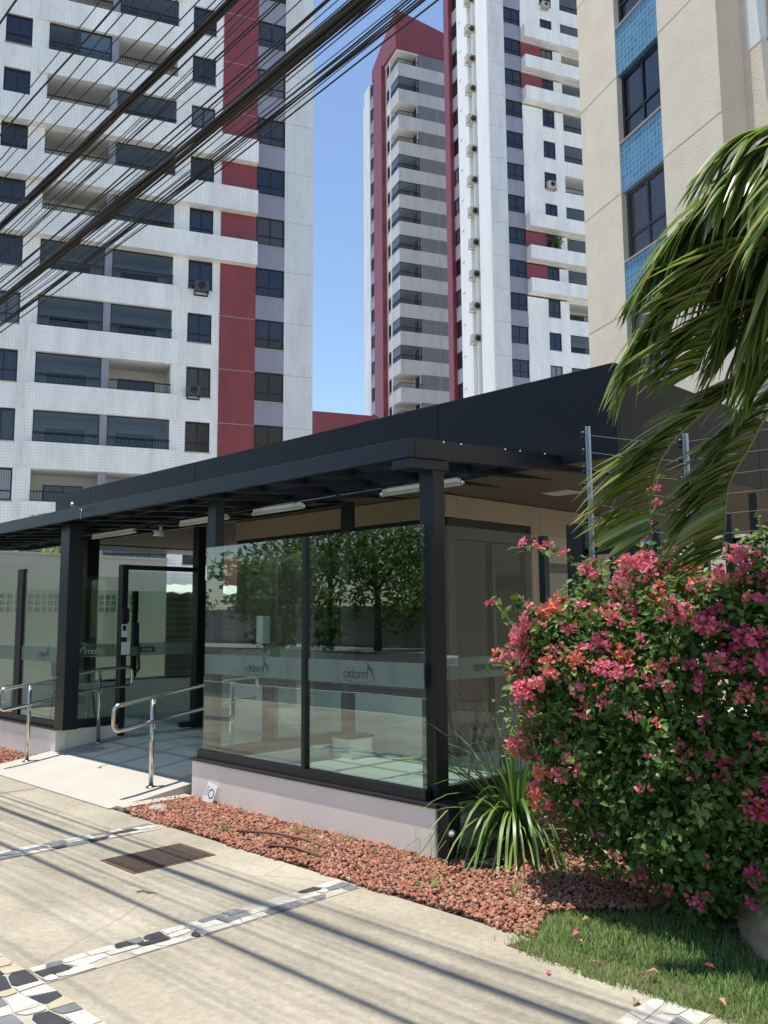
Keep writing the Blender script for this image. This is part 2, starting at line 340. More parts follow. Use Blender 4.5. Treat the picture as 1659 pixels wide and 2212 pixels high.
# sidewalk joints
o = MB()
for x in (-8.75, -10.98, .3): o.box(x-.006, x+.006, 1.87, 3.86, .0005, .002)
o = o.build('sidewalk_joint', m_soil); struct(o, 'joints in the sidewalk concrete')
# manhole grate
gr = empty('drain_cover', (-5.6, 3.33, 0), 0, 'rusty brown perforated metal cover set in the sidewalk', 'drain cover')
mb = MB(); mb.box(-.21, .21, -.29, .29, .001, .006)
o = mb.build('cover_plate', mat('rusty_iron', (.060, .038, .028), .7, .3, var=.35, scale=30), gr)
mb = MB()
for i in range(13):
    for j in range(19):
        x = -.18+i*.03; y = -.265+j*.0295
        mb.add([(x-.007, y, .0065), (x, y-.007, .0085), (x+.007, y, .0065), (x, y+.007, .0085)], [(0, 1, 2, 3)])
mb.build('raised_studs', mat('worn_iron', (.24, .19, .16), .5, .4), gr)
mb = MB()
for a in ((-.235, .235, -.32, -.292), (-.235, .235, .292, .32), (-.235, -.212, -.29, .29), (.212, .235, -.29, .29)): mb.box(*a, .001, .004)
mb.build('cover_frame', m_soil, gr)

# ---------------------------------------------------------------- ramp and floor
mb = MB(); zf = .22
def zr(y): return max(0.012, .14*(y-3.87))
ys = [3.84, 4.2, 4.6, 5.0, 5.42]; vs = []; fs = []
for y in ys: vs += [(-10.33, y, zr(y)), (-7.30, y, zr(y)), (-10.33, y, -.2), (-7.30, y, -.2)]
for i in range(4): a = 4*i; fs += [(a, a+1, a+5, a+4), (a+1, a+3, a+7, a+5), (a, a+4, a+6, a+2)]
fs.append((0, 2, 3, 1)); mb.add(vs, fs); o = mb.build('entrance_ramp', m_ramp); struct(o, 'pale concrete ramp rising to the door')
o = bx(-10.33, -7.2, 5.42, 9.6, -.1, .2195).build('entrance_landing', m_floor); struct(o, 'concrete landing at the top of the ramp')
o = bx(-7.3, -7.16, 3.9, 4.6, -.1, .03).build('ramp_kerb', m_ramp); struct(o, 'low kerb between ramp and gravel')
o = bx(-7.04, -4.3, 4.76, 9.6, -.1, .22).build('pavilion_floor', m_floor); struct(o, 'smooth greenish concrete floor inside the right glass room')
o = bx(-16, -10.36, 4.81, 9.6, -.1, .22).build('waiting_floor', m_floor); struct(o, 'concrete floor inside the left glass room')

# ---------------------------------------------------------------- glass pavilion
pv = empty('glass_pavilion', (-7, 4.6, 0), 0, 'glass entrance pavilion with black steel frame on a low pinkish white wall', 'pavilion')
PO = Vector(pv.location)
def pb(mb, name, mats, parent=None, bevel=0):   # world-coordinate mesh under the pavilion
    mb.v = [tuple(Vector(v)-PO) for v in mb.v]
    return mb.build(name, mats, parent or pv, bevel)
def pbx(name, mats, *a, bevel=.003, parent=None): return pb(bx(*a), name, mats, parent, bevel)
W = .35
pbx('low_wall', m_lowwall, -7.18, -4.14, 4.6, 4.74, -.1, W, bevel=.006)
pbx('low_wall', m_lowwall, -4.28, -4.15, 4.742, 7.6, -.1, W, bevel=.006)
pbx('low_wall', m_lowwall, -7.18, -7.05, 4.742, 6.6, -.1, W, bevel=.006)
pbx('low_wall', m_lowwall, -16, -10.22, 4.66, 4.8, -.1, W+.01, bevel=.006)
pbx('low_wall', m_lowwall, -10.36, -10.23, 4.802, 5.5, -.1, W+.01, bevel=.006)
pbx('low_wall', m_lowwall, -12.36, -12.2, 4.9, 9.0, .2, .75, bevel=.006)
pbx('sill_cap', m_granite, -7.2, -4.12, 4.585, 4.745, W, W+.025)
pbx('sill_cap', m_granite, -4.285, -4.12, 4.747, 7.6, W, W+.025)
pbx('sill_cap', m_granite, -7.2, -7.04, 4.747, 6.6, W, W+.025)
pbx('sill_cap', m_granite, -16, -10.2, 4.645, 4.805, W+.01, W+.035)
pbx('sill_cap', m_granite, -10.37, -10.21, 4.807, 5.5, W+.01, W+.035)
pbx('sill_cap', m_granite, -12.38, -12.18, 4.9, 9.0, .75, .775)
# frame bottom rails
pbx('bottom_rail', m_frame, -7.14, -4.25, 4.625, 4.685, W+.025, W+.10)
pbx('bottom_rail', m_frame, -4.25, -4.19, 4.80, 7.6, W+.025, W+.10)
pbx('bottom_rail', m_frame, -7.14, -7.08, 4.69, 6.6, W+.025, W+.10)
pbx('bottom_rail', m_frame, -16, -10.13, 4.685, 4.745, W+.035, W+.11)
pbx('bottom_rail', m_frame, -10.30, -10.24, 4.80, 5.46, W+.035, W+.11)
# posts
def ctop(y): return 2.80+.062*(y-4.45)
def post(x0, x1, y0, y1, z0, z1=None): return pbx('post', m_black, x0, x1, y0, y1, z0, z1 or ctop(y0)-.005, bevel=.004)
post(-4.335, -4.20, 4.69, 4.82, W+.026, 2.80)
pbx('post_foot', m_black, -4.138, -4.03, 4.62, 4.74, -.05, W+.03, bevel=.004)
post(-7.13, -6.99, 4.69, 4.79, W+.03)
post(-10.16, -9.93, 4.61, 4.79, W+.036)
post(-10.32, -10.2, 5.46, 5.54, .2, 2.36)
post(-10.32, -10.18, 6.56, 6.68, .2)
post(-6.97, -6.85, 6.28, 6.38, .22)
post(-8.40, -8.22, 6.32, 6.42, .22, 2.32)
post(-13.5, -12.92, 6.3, 6.5, .22, 2.92)
post(-5.62, -5.57, 4.625, 4.685, W+.1, 2.33)
post(-11.6, -11.42, 4.69, 4.75, W+.1, 2.33)
post(-4.24, -4.18, 6.05, 6.12, W+.1, 2.33)
post(-12.31, -12.25, 6.75, 6.83, .78, 2.1)
post(-12.31, -12.25, 8.0, 8.07, .78, 2.3)
# glass
def pane(x0, x1, y0, y1, z0=W+.1, z1=2.335, frost=None):
    p = pbx('glass_pane', m_glass, x0, x1, y0, y1, z0, z1, bevel=0)
    p['label'] = 'clear greenish glass pane'
    if frost:
        e = .0015
        if x1-x0 > y1-y0: q = (x0+.01, x1-.01, y0-e, y0-e+.0008, *frost)
        else: q = (x0-e, x0-e+.0008, y0+.01, y1-.01, *frost) if frost[0] < 9 else None
        f_ = bx(*q); f_.v = [tuple(Vector(v)-PO) for v in f_.v]
        f_ = f_.build('frosted_band', m_frost); f_.parent = p
    return p
p1 = pane(-7.08, -5.62, 4.65, 4.658, frost=(1.15, 1.33)); p2 = pane(-5.57, -4.26, 4.65, 4.658, frost=(1.15, 1.33))
p3 = pane(-4.224, -4.216, 4.82, 6.05, frost=(1.2, 1.36)); p4 = pane(-4.224, -4.216, 6.12, 7.6, frost=(1.2, 1.36))
p5 = pane(-7.114, -7.106, 4.8, 6.6, frost=(1.2, 1.36)); p5.data.materials[0] = m_sideglass; p3.data.materials[0] = m_sideglass; p4.data.materials[0] = m_sideglass
p6 = pane(-11.42, -10.16, 4.71, 4.718, W+.1, 2.3, (1.15, 1.33)); p7 = pane(-16, -11.6, 4.71, 4.718, W+.1, 2.3, (1.15, 1.33))
p8 = pane(-10.274, -10.266, 4.8, 5.46, W+.1, 2.2, (1.2, 1.36))
p9 = pane(-12.284, -12.276, 4.95, 6.75, .78, 2.1); p10 = pane(-12.284, -12.276, 6.83, 8.0, .78, 2.1)
# lettering
def text_mesh(name, s, size, mats, M, parent, shear=.0, extr=.0006, spacing=1):
    cu = bpy.data.curves.new('t', 'FONT'); cu.body = s; cu.size = size; cu.shear = shear; cu.extrude = extr; cu.align_x = 'CENTER'; cu.space_character = spacing
    to = bpy.data.objects.new('t', cu); COL.objects.link(to)
    dg = bpy.context.evaluated_depsgraph_get(); me = bpy.data.meshes.new_from_object(to.evaluated_get(dg))
    bpy.data.objects.remove(to)
    me.name = name; me.transform(M); me.materials.clear(); me.materials.append(mats)
    o = bpy.data.objects.new(name, me); COL.objects.link(o); o.parent = parent; return o
def logo(parent, cx, y, cz, mirror=True, axis='x', m=m_logo, size=.105, off=0):
    sx = -1 if mirror else 1
    if axis == 'x': M = Matrix(((sx, 0, 0, cx), (0, 0, -1, y), (0, 1, 0, cz), (0, 0, 0, 1)))
    else: M = Matrix(((0, 0, 1, y), (sx, 0, 0, cx), (0, 1, 0, cz), (0, 0, 0, 1)))
    M = Matrix.Translation(-PO) @ M
    cu = bpy.data.curves.new('t', 'FONT'); cu.body = 'rnobio'; cu.size = size; cu.shear = .15; cu.extrude = .0005; cu.space_character = .85
    to = bpy.data.objects.new('t', cu); COL.objects.link(to); dg = bpy.context.evaluated_depsgraph_get(); me = bpy.data.meshes.new_from_object(to.evaluated_get(dg)); bpy.data.objects.remove(to)
    import bmesh
    bm = bmesh.new(); bm.from_mesh(me)
    for v in bm.verts: v.co.x -= size*1.05
    def ribbon(pts, wd):
        n = len(pts); vs_ = []
        for i, (px, py) in enumerate(pts):
            a = pts[max(i-1, 0)]; c = pts[min(i+1, n-1)]; dx, dy = c[0]-a[0], c[1]-a[1]; l = math.hypot(dx, dy) or 1
            w_ = wd*math.sin(math.pi*(i+.35)/(n-.3)); vs_.append((bm.verts.new((px-dy/l*w_, py+dx/l*w_, .0005)), bm.verts.new((px+dy/l*w_, py-dx/l*w_, .0005))))
        for i in range(n-1): bm.faces.new((vs_[i][0], vs_[i][1], vs_[i+1][1], vs_[i+1][0]))
    s_ = size
    ribbon([(s_*(-1.75+.65*q), s_*(-.1+1.15*q**.8)) for q in [i/8 for i in range(9)]], s_*.075)
    ribbon([(s_*(-1.12+.05*q), s_*(1.05-1.1*q)) for q in [i/6 for i in range(7)]], s_*.06)
    ribbon([(s_*(-1.9+1.0*q), s_*(.45+.12*math.sin(q*3.1)+.15*q)) for q in [i/8 for i in range(9)]], s_*.035)
    ribbon([(s_*(-1.55+.8*q), s_*(1.0+.22*math.sin(q*3.6))) for q in [i/8 for i in range(9)]], s_*.04)
    ribbon([(s_*(-1.4+2.9*q), s_*(-.22-.12*math.sin(q*3.14)+.1*q)) for q in [i/12 for i in range(13)]], s_*.03)
    bm.to_mesh(me); bm.free(); me.transform(M); me.materials.clear(); me.materials.append(m); me.name = 'logo_lettering'
    o = bpy.data.objects.new('logo_lettering', me); COL.objects.link(o); o.parent = parent
    return o
logo(p1, -6.27, 4.647, 1.195); logo(p2, -4.98, 4.647, 1.195, size=.115)
logo(p6, -10.75, 4.707, 1.21); logo(p5, 5.6, -7.117, 1.24, axis='y', size=.1)
logo(p8, 5.13, -10.26, 1.24, False, 'y', m_logol, .11)
M = Matrix.Translation(-PO) @ Matrix(((0, 0, 1, -4.2125), (1, 0, 0, 5.55), (0, 1, 0, 1.25), (0, 0, 0, 1)))
text_mesh('lettering', 'SOMENTE MORADORES', .075, m_logo, M, p3)
# plate at the corner post reading TEM
o = pbx('notice_plate', m_plastic, -4.6, -4.42, 5.2, 5.205, 1.28, 1.36, bevel=0)
M = Matrix.Translation(-PO) @ Matrix(((1, 0, 0, -4.51), (0, 0, -1, 5.198), (0, 1, 0, 1.295), (0, 0, 0, 1)))
text_mesh('lettering', 'TEM', .06, m_logo, M, o)
# canopy: beams follow the fall of the roof (rises towards the back)
XL, XR = -16.2, -4.16; Y0, Y1 = 4.40, 6.62
def slab(x0, x1, y0, y1, zb, zt, name, m, bevel=.003):
    a = lambda y: .062*(y-4.45)
    lo = [(x0, y0, zb+a(y0)), (x1, y0, zb+a(y0)), (x1, y1, zb+a(y1)), (x0, y1, zb+a(y1))]
    hi = [(x, y, zt+a(y)) for (x, y, z), _ in zip(lo, lo)]
    return pb(MB().hexa(lo, hi), name, m, bevel=bevel)
slab(XL, XR, Y0, Y0+.06, 2.79, 2.925, 'front_beam', m_black)
slab(XR-.06, XR, Y0+.062, 7.2, 2.79, 2.92, 'side_beam', m_black)
slab(XL, -7.2, Y1-.06, Y1, 2.80, 2.92, 'rear_beam', m_black)
slab(-4.345, -4.17, 4.41, 4.84, 2.715, 2.785, 'post_bracket', m_black)
x = XL+.3
js = []
while x < -4.4:
    slab(x-.025, x+.025, Y0+.062, Y1-.062 if x < -7.2 else 7.19, 2.81, 2.895, 'joist', m_black, 0); js.append(x); x += .62
for y in (4.95, 5.75, 6.2): slab(XL, XR-.062, y, y+.035, 2.825, 2.885, 'purlin', m_black, 0)
slab(XL+.01, -7.13, Y0+.03, 7.15, 2.926, 2.934, 'roof_panel', m_roofglass, 0)
slab(-7.12, XR-.01, Y0+.03, 7.15, 2.926, 2.934, 'roof_panel', m_roofglass2, 0)
# little screw heads on the side beam
mb = MB()
for y in (4.8, 5.0, 5.55, 5.75, 6.1, 6.6, 7.0): mb.lathe((XR-.02, y, 2.92+.062*(y-4.45)), [(0, .014), (.008, .010), (.010, 0)], 8)
pb(mb, 'roof_screws', m_alu)
# door in the plane x=-10.25
pbx('lintel', m_frame, -10.30, -10.22, 5.54, 6.56, 2.30, 2.36)
dr = pbx('door', m_glass, -10.264, -10.256, 5.56, 6.54, .24, 2.28, bevel=0); dr['label'] = 'frameless glass entrance door'
def sub(mb, name, m, par, bevel=.002):
    mb.v = [tuple(Vector(v)-PO) for v in mb.v]; return mb.build(name, m, par, bevel)
sub(bx(-10.254, -10.252, 5.56, 6.54, 1.2, 1.36), 'frosted_band', m_frost, dr, 0)
sub(bx(-10.25, -10.21, 5.63, 5.72, 1.32, 1.62), 'lock_box', m_bplastic, dr, .01)
sub(MB().tube([(-10.22, 5.68, 1.40), (-10.16, 5.68, 1.36), (-10.15, 5.68, 1.2), (-10.15, 5.69, 1.04), (-10.22, 5.69, .99)], .018, 10), 'door_handle', m_bplastic, dr, 0)
sub(bx(-10.25, -10.238, 5.74, 5.96, 1.24, 1.31), 'push_sign', m_logo, dr, .02)
M = Matrix.Translation(-PO) @ Matrix(((0, 0, 1, -10.237), (1, 0, 0, 5.85), (0, 1, 0, 1.258), (0, 0, 0, 1)))
text_mesh('sign_lettering', 'PUXE', .05, m_white_s, M, dr, spacing=1.15)
sub(bx(-10.28, -10.18, 6.36, 6.56, .24, .31), 'floor_hinge', m_frame, dr, .006)
lk = pbx('lock_keypad', m_bplastic, -10.20, -10.165, 5.45, 5.55, 1.62, 1.8, bevel=.01)
lk = pbx('exit_button', m_plastic, -10.20, -10.18, 5.46, 5.58, 1.22, 1.38, bevel=.008)
st = pbx('door_sticker', m_white_s, -10.199, -10.196, 5.46, 5.54, 1.44, 1.6, bevel=0)
sub(bx(-10.1955, -10.194, 5.475, 5.525, 1.52, 1.585), 'sticker_symbol', m_bplastic, st, 0)
# rear glazing seen through the front panes
pbx('inner_door_frame', m_frame, -8.22, -6.97, 6.33, 6.37, 2.28, 2.33)
pi = pane(-8.2, -7.6, 6.345, 6.353, .24, 2.28, (1.18, 1.34)); logo(pi, -7.9, 6.342, 1.22, True, 'x', m_logo, .09)
pbx('post_base', m_lowwall, -7.02, -6.72, 6.2, 6.5, .22, .42, bevel=.006)
pbx('post_base_cap', m_granite, -7.04, -6.70, 6.18, 6.52, .42, .445)

# white box on the inner door post
o = bx(-.06, .06, -.055, .055, 0, .32).build('meter_box', m_plastic, bevel=.008, loc=(-8.31, 6.26, 1.37)); tag(o, 'small white box fixed to the black post inside the right glass room', 'box')
# security camera
sc = empty('security_camera', (-9.78, 5.72, 2.8), 0, 'small white security camera hanging under the black canopy', 'camera')
MB().tube([(0, -.09, -.06), (0, .06, -.06)], .035, 12).build('camera_body', m_plastic, sc); MB().tube([(0, -.095, -.06), (0, -.088, -.06)], .026, 12).build('lens', m_bplastic, sc)
bx(-.012, .012, 0, .03, -.05, .03).build('bracket', m_plastic, sc)
# spotlight on the front beam
sp = empty('small_floodlight', (-9.2, 4.38, 2.87), 0, 'tiny pale spotlight with a wire on the canopy front beam', 'light')
MB().tube([(0, 0, 0), (0, -.10, .05), (.06, -.12, .055)], [.008, .012, .022], 8).build('lamp_body', m_alu, sp); MB().tube([(0, .018, .02), (-.01, .016, -.1)], .004, 6).build('cable', m_alu, sp)
# tube lights
for i, (a, b_) in enumerate(((-5.42, -4.45), (-7.32, -6.45), (-8.72, -7.72), (-10.86, -9.70))):
    z = 2.735
    t_ = empty('tube_light', ((a+b_)/2, 5.35, z), 0, 'long white tube light under the canopy, %s from the right' % ORD[i], 'tube light', 'tube lights under the canopy')
    h = (b_-a)/2
    bx(-h+.05, h-.05, -.02, .02, .012, .045).build('lamp_mount', m_plastic, t_)
    mb = MB(); mb.tube([(-h+.03, 0, 0), (h-.03, 0, 0)], .019, 12); mb.build('diffuser', m_tubel, t_)
    mb = MB(); mb.tube([(-h, 0, .004), (-h+.03, 0, 0)], [.009, .020], 12); mb.tube([(h-.03, 0, 0), (h, 0, .004)], [.020, .009], 12); mb.build('end_cap', m_alu, t_)
o = MB().tube([(-16, 5.35, 2.785), (-4.4, 5.35, 2.785)], .012, 6).build('cable_conduit', m_black); tag(o, 'thin black conduit joining the tube lights', 'conduit')

# ---------------------------------------------------------------- handrails
def handrail(x, ya, yb, za, zb, feet, label):
    t_ = empty('handrail', (x, feet[0], zr(feet[0])), 0, label, 'handrail', 'steel handrails of the ramp')
    ox, oy, oz = t_.location
    Zt = lambda y: za+(zb-za)*(y-ya)/(yb-ya)
    d = .115
    def loop():
        pts = []
        r = .06
        for yy, side in ((ya, -1), (yb, 1)):
            pass
        top = [(x, ya+r, Zt(ya+r)), (x, yb-.42, Zt(yb-.42)), (x, yb-r, Zt(yb-.42)+.012)]
        pts += [top[0]] + [(x, ya+r+(yb-.42-ya-r)*k/6, Zt(ya+r+(yb-.42-ya-r)*k/6)) for k in range(1, 6)] + top[1:]
        zt_ = top[-1][2]
        for k in range(1, 6):
            a = math.pi/2 - math.pi/2*k/5; pts.append((x, yb-r+r*math.cos(a), zt_-r+r*math.sin(a)))
        zl = zt_-2*d
        for k in range(0, 6):
            a = -math.pi/2*k/5; pts.append((x, yb-r+r*math.cos(a), zl+r+r*math.sin(a)))
        low0 = (x, yb-.42, Zt(yb-.42)-2*d); pts.append(low0)
        for k in range(5, 0, -1): y_ = ya+r+(yb-.42-ya-r)*k/6; pts.append((x, y_, Zt(y_)-2*d))
        zA = Zt(ya+r)
        for k in range(0, 6):
            a = -math.pi/2 - math.pi/2*k/5; pts.append((x, ya+r+r*math.cos(a), zA-2*d+r+r*math.sin(a)))
        for k in range(0, 6):
            a = math.pi - math.pi/2*k/5; pts.append((x, ya+r+r*math.cos(a), zA-r+r*math.sin(a)))
        return pts
    P = [(p[0]-ox, p[1]-oy, p[2]-oz) for p in loop()]
    MB().tube(P, .020, 12, cap=False).build('rail', m_steel, t_)
    for fy in feet:
        zt = Zt(fy) if fy < yb-.42 else Zt(yb-.42)
        MB().tube([(x-.05-ox, fy-oy, zr(fy)-oz), (x-.05-ox, fy-oy, zt-.04-oz)], .022, 14).lathe((x-.05-ox, fy-oy, zt-.04-oz), [(.022, 0), (.018, .012), (0, .016)], 14).build('post', m_steel, t_)
        MB().lathe((x-.05-ox, fy-oy, zr(fy)-oz), [(.05, -.002), (.05, .008), (.024, .012)], 18).build('base_flange', m_steel, t_)
        for dz in (-.02, -2*d-.02):
            MB().tube([(x-.04-ox, fy-oy, zt+dz-.05-oz), (x-.01-ox, fy-oy, zt+dz-.045-oz), (x-ox, fy-oy, zt+dz-oz)], .008, 8).build('bracket', m_steel, t_)
    return t_
handrail(-10.07, 3.93, 5.55, .80+.08, 1.12, (4.29, 5.15), 'left steel handrail standing beside the left low wall')
handrail(-7.55, 3.99, 5.62, .86, 1.10, (4.42, 5.33), 'right steel handrail beside the front glass post')

# ---------------------------------------------------------------- guardhouse with dark roof box
gh = empty('guardhouse', (-6, 6.9, 0), 0, 'tan guardhouse under a long blue-black roof box behind the pavilion', 'building')
GO = Vector(gh.location)
def gb(mb, name, m, parent=None, bevel=.004):
    mb.v = [tuple(Vector(v)-GO) for v in mb.v]; return mb.build(name, m, parent or gh, bevel)
mb = MB()
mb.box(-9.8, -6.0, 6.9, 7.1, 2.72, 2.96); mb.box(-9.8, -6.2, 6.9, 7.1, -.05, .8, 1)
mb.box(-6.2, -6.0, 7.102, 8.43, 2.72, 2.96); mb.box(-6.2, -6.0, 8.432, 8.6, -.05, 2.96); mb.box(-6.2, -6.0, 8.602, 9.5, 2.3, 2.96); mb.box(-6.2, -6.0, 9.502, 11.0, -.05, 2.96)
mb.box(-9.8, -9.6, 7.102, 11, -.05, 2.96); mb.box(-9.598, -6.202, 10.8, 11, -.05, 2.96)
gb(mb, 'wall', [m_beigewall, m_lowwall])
win = gb(MB().box(-9.8, -6.0, 6.93, 7.05, 2.62, 2.718).box(-9.8, -6.2, 6.93, 7.05, .802, .86).box(-9.8, -9.72, 6.93, 7.05, .862, 2.618).box(-8.0, -7.93, 6.93, 7.05, .862, 2.618).box(-6.14, -6.02, 6.95, 7.07, .1, 2.618), 'window', m_frame)
gb(bx(-9.7, -8.02, 6.97, 6.98, .87, 2.6), 'pane', m_dglass, win, 0); gb(bx(-7.92, -6.16, 6.97, 6.98, .87, 2.6), 'pane', m_dglass, win, 0)
win = gb(MB().box(-6.12, -6.03, 7.08, 8.42, 2.5, 2.716).box(-6.12, -6.03, 8.36, 8.42, .22, 2.498).box(-6.12, -6.03, 7.72, 7.77, .22, 2.498).box(-6.12, -6.03, 7.08, 8.36, .22, .3), 'window', m_frame)
gb(bx(-6.09, -6.08, 7.1, 7.71, .31, 2.49), 'pane', m_dglass, win, 0); gb(bx(-6.09, -6.08, 7.78, 8.35, .31, 2.49), 'pane', m_dglass, win, 0)
d_ = gb(MB().box(-6.1, -6.02, 8.605, 8.68, .2, 2.295).box(-6.1, -6.02, 9.42, 9.5, .2, 2.295).box(-6.1, -6.02, 8.682, 9.418, 2.2, 2.295), 'door_frame', m_frame)
gb(bx(-6.07, -6.06, 8.69, 9.41, .22, 2.19), 'door_panel', mat('greige_panel', (.28, .25, .19), .6), d_, 0)
# shelves with papers behind the glass
sh = MB()
for z in (.7, 1.0, 1.3, 1.6, 1.9, 2.2): sh.box(-7.0, -6.3, 8.2, 8.6, z, z+.04)
gb(sh, 'shelf', m_frame)
mb = MB()
for z in (.75, 1.05, 1.35, 1.65): mb.box(-6.95, -6.4, 8.22, 8.23, z, z+.22)
gb(mb, 'notice_paper', tilemat('gridded_paper', (.30, .30, .26), (.10, .10, .09), .03))
# roof box
fx0, fx1, fy0, fy1, fz0, fz1 = -14.15, -3.6, 6.3, 14.0, 2.96, 3.75
seams = [-14.15, -12.9, -9.9, -5.56, -3.6]
rf = MB()
for a, b_ in zip(seams[:-1], seams[1:]): rf.box(a+.003, b_-.003, fy0, fy0+.04, fz0, fz1)
for a, b_ in ((fy0+.042, 9.2), (9.206, 12), (12.006, fy1)): rf.box(fx1-.043, fx1-.003, a, b_, fz0, fz1)
rf.box(fx0+.003, fx1-.045, fy0+.042, fy1, fz0+.3, fz1-.1)
gb(rf, 'roof_box', m_fascia)
gb(bx(fx0+.01, fx1-.05, fy0+.045, fy1-.01, fz0+.01, fz0+.04), 'soffit', mat('brown_soffit', (.13, .098, .068), .9))
for (x, y) in ((-5.15, 7.8), (-4.9, 10.2)):
    lp = gb(bx(x-.16, x+.16, y-.14, y+.14, fz0+.0, fz0+.012), 'soffit_lamp', m_tubel, None, 0)
gb(bx(-3.9, -3.66, 12.8, 13.1, -.05, fz0), 'column', m_black)

# ---------------------------------------------------------------- white wall with block screen
ww = empty('screen_wall', (-17, 6, 0), 0, 'weathered cream wall with three rows of square openings', 'wall')
WO = Vector(ww.location); mb = MB()
ya, yb = -1.0, 9.5; z0, z1 = 1.80, 2.205
mb.box(-17.18, -17, ya, 10.15, -.05, z0); mb.box(-17.18, -17, ya, 10.15, z1, 2.96); mb.box(-17.18, -17, yb, 10.15, z0+.001, z1-.001)
p_ = .135; n = int((yb-3.0)/p_)
mb.box(-17.18, -17, ya, yb-n*p_, z0+.001, z1-.001)
for i in range(n):
    y = yb-(i+1)*p_; mb.box(-17.17, -17.005, y, y+.03+(.02 if i % 4 == 3 else 0), z0+.001, z1-.001)
    for kz in (0, 1, 2, 3):
        z = z0+.001+kz*.1255; mb.box(-17.165, -17.01, y+.031, y+p_, z, z+.028)
mb.box(-17.6, -17.18, 9.95, 10.15, -.05, 2.96)
mb.v = [tuple(Vector(v)-WO) for v in mb.v]; mb.build('wall_face', m_oldwall, ww)
o = bx(-.03, .05, ya-6, 4.15, 2.96-0, 3.0).build('wall_coping', m_oldwall, ww)
# shed with corrugated roof beyond the wall
sd = empty('garage_shed', (-17.5, 12.5, 0), 0, 'shed with pale corrugated roof edge and dark slatted gate beyond the cream wall', 'shed')
mb = MB(); vs = []; fs = []; n = 60
for i in range(n+1):
    y = -2.2+i*.11; z = .03*math.sin(i*math.pi/2)
    vs += [(.3, y, 2.25+z), (-2.5, y, 2.55+z)]
for i in range(n): fs.append((2*i, 2*i+1, 2*i+3, 2*i+2))
o = MB().add(vs, fs, 0, False).build('corrugated_roof', mat('fibre_cement', (.55, .55, .5), .8, var=.1), sd); md = o.modifiers.new('solid', 'SOLIDIFY'); md.thickness = .012
mb = MB()
for i in range(15): mb.box(0, .05, -2.2, 4.3, .1+i*.14, .2+i*.14)
mb.build('slatted_gate', m_frame, sd)
bx(-2.4, -2.3, -2.2, 4.3, 0, 2.5).build('back_wall', m_greywall, sd)
# flat concrete slab (neighbouring gate canopy)
gc = empty('gate_canopy', (-15, 8.4, 0), 0, 'pale flat slab roof of a gate behind the pavilion', 'canopy')
bx(-.5, .5, -1.3, 4.5, 3.02, 3.14).build('roof_slab', m_smoothwhite, gc); bx(-.52, .52, -1.32, 4.52, 2.98, 3.018).build('slab_edge', m_frame, gc); bx(-.1, .1, 4.2, 4.4, 0, 2.98).build('post', m_frame, gc)
# perimeter wall far behind on the right
pw = MB().box(-9, 9, 17, 17.2, -.05, 2.1, 0).box(-9, 9, 17.001, 17.199, 2.101, 3.6, 1).build('perimeter_wall', [m_oldwall, m_greywall]); tag(pw, 'wall behind the fence, white below and rough grey above', 'wall')
ob = bx(-4, 6, 14.2, 14.5, 2.2, 2.5).build('gate_beam', m_frame); tag(ob, 'dark horizontal beam behind the picket fence', 'beam')
# ---------------------------------------------------------------- picket fence + electric fence
FY = 5.5
fn = empty('picket_fence', (-3.5, FY, 0), 0, 'black steel picket fence behind the bougainvillea', 'fence')
bx(-.07, .07, -.05, .05, -.05, 2.33).build('gate_post', m_black, fn, .004)
x = .12; i = 0
while x < 6:
    h = 2.3 if i % 8 != 7 else 2.42
    bx(x-.026, x+.026, -.02, .02, .05, h).build('picket', m_black, fn); x += .168; i += 1
for z in (2.1, .25, 1.25): bx(.07, 6, .021, .06, z, z+.05).build('fence_rail', m_black, fn)
mb_ins = None
for i, (x, top) in enumerate(((-3.34, 3.03), (-2.60, 2.86), (-1.0, 2.9), (1.2, 2.9))):
    ep = empty('electric_fence_pole', (x, FY-.06, 2.0), 0, 'aluminium electric fence pole with black insulators, %s from the left' % ORD[i], 'pole', 'electric fence poles')
    MB().box(-.014, .014, -.004, 0, 0, top-2).box(-.014, -.011, -.025, -.004, 0, top-2).build('pole', m_alu, ep)
    for k in range(6):
        z = (top-2)-.06-k*.125
        MB().lathe((-.035, -.02, z-.035), [(.006, 0), (.02, .004), (.02, .018), (.012, .024), (.02, .034), (.02, .05), (.008, .06)], 10).build('insulator', m_bplastic, ep)
for k in range(6):
    pts = [(-3.37, FY-.08, 2.97-k*.125), (-2.98, FY-.08, 2.87-k*.125), (-2.63, FY-.08, 2.80-k*.125), (-1.8, FY-.08, 2.80-k*.125), (-1.0, FY-.08, 2.84-k*.125), (1.2, FY-.08, 2.84-k*.125)]
    o = MB().tube(pts, .0011, 5).build('electric_fence_wire', m_sill); tag(o, 'thin steel strand of the electric fence, %s from the top' % ORD[k], 'wire', 'electric fence strands')

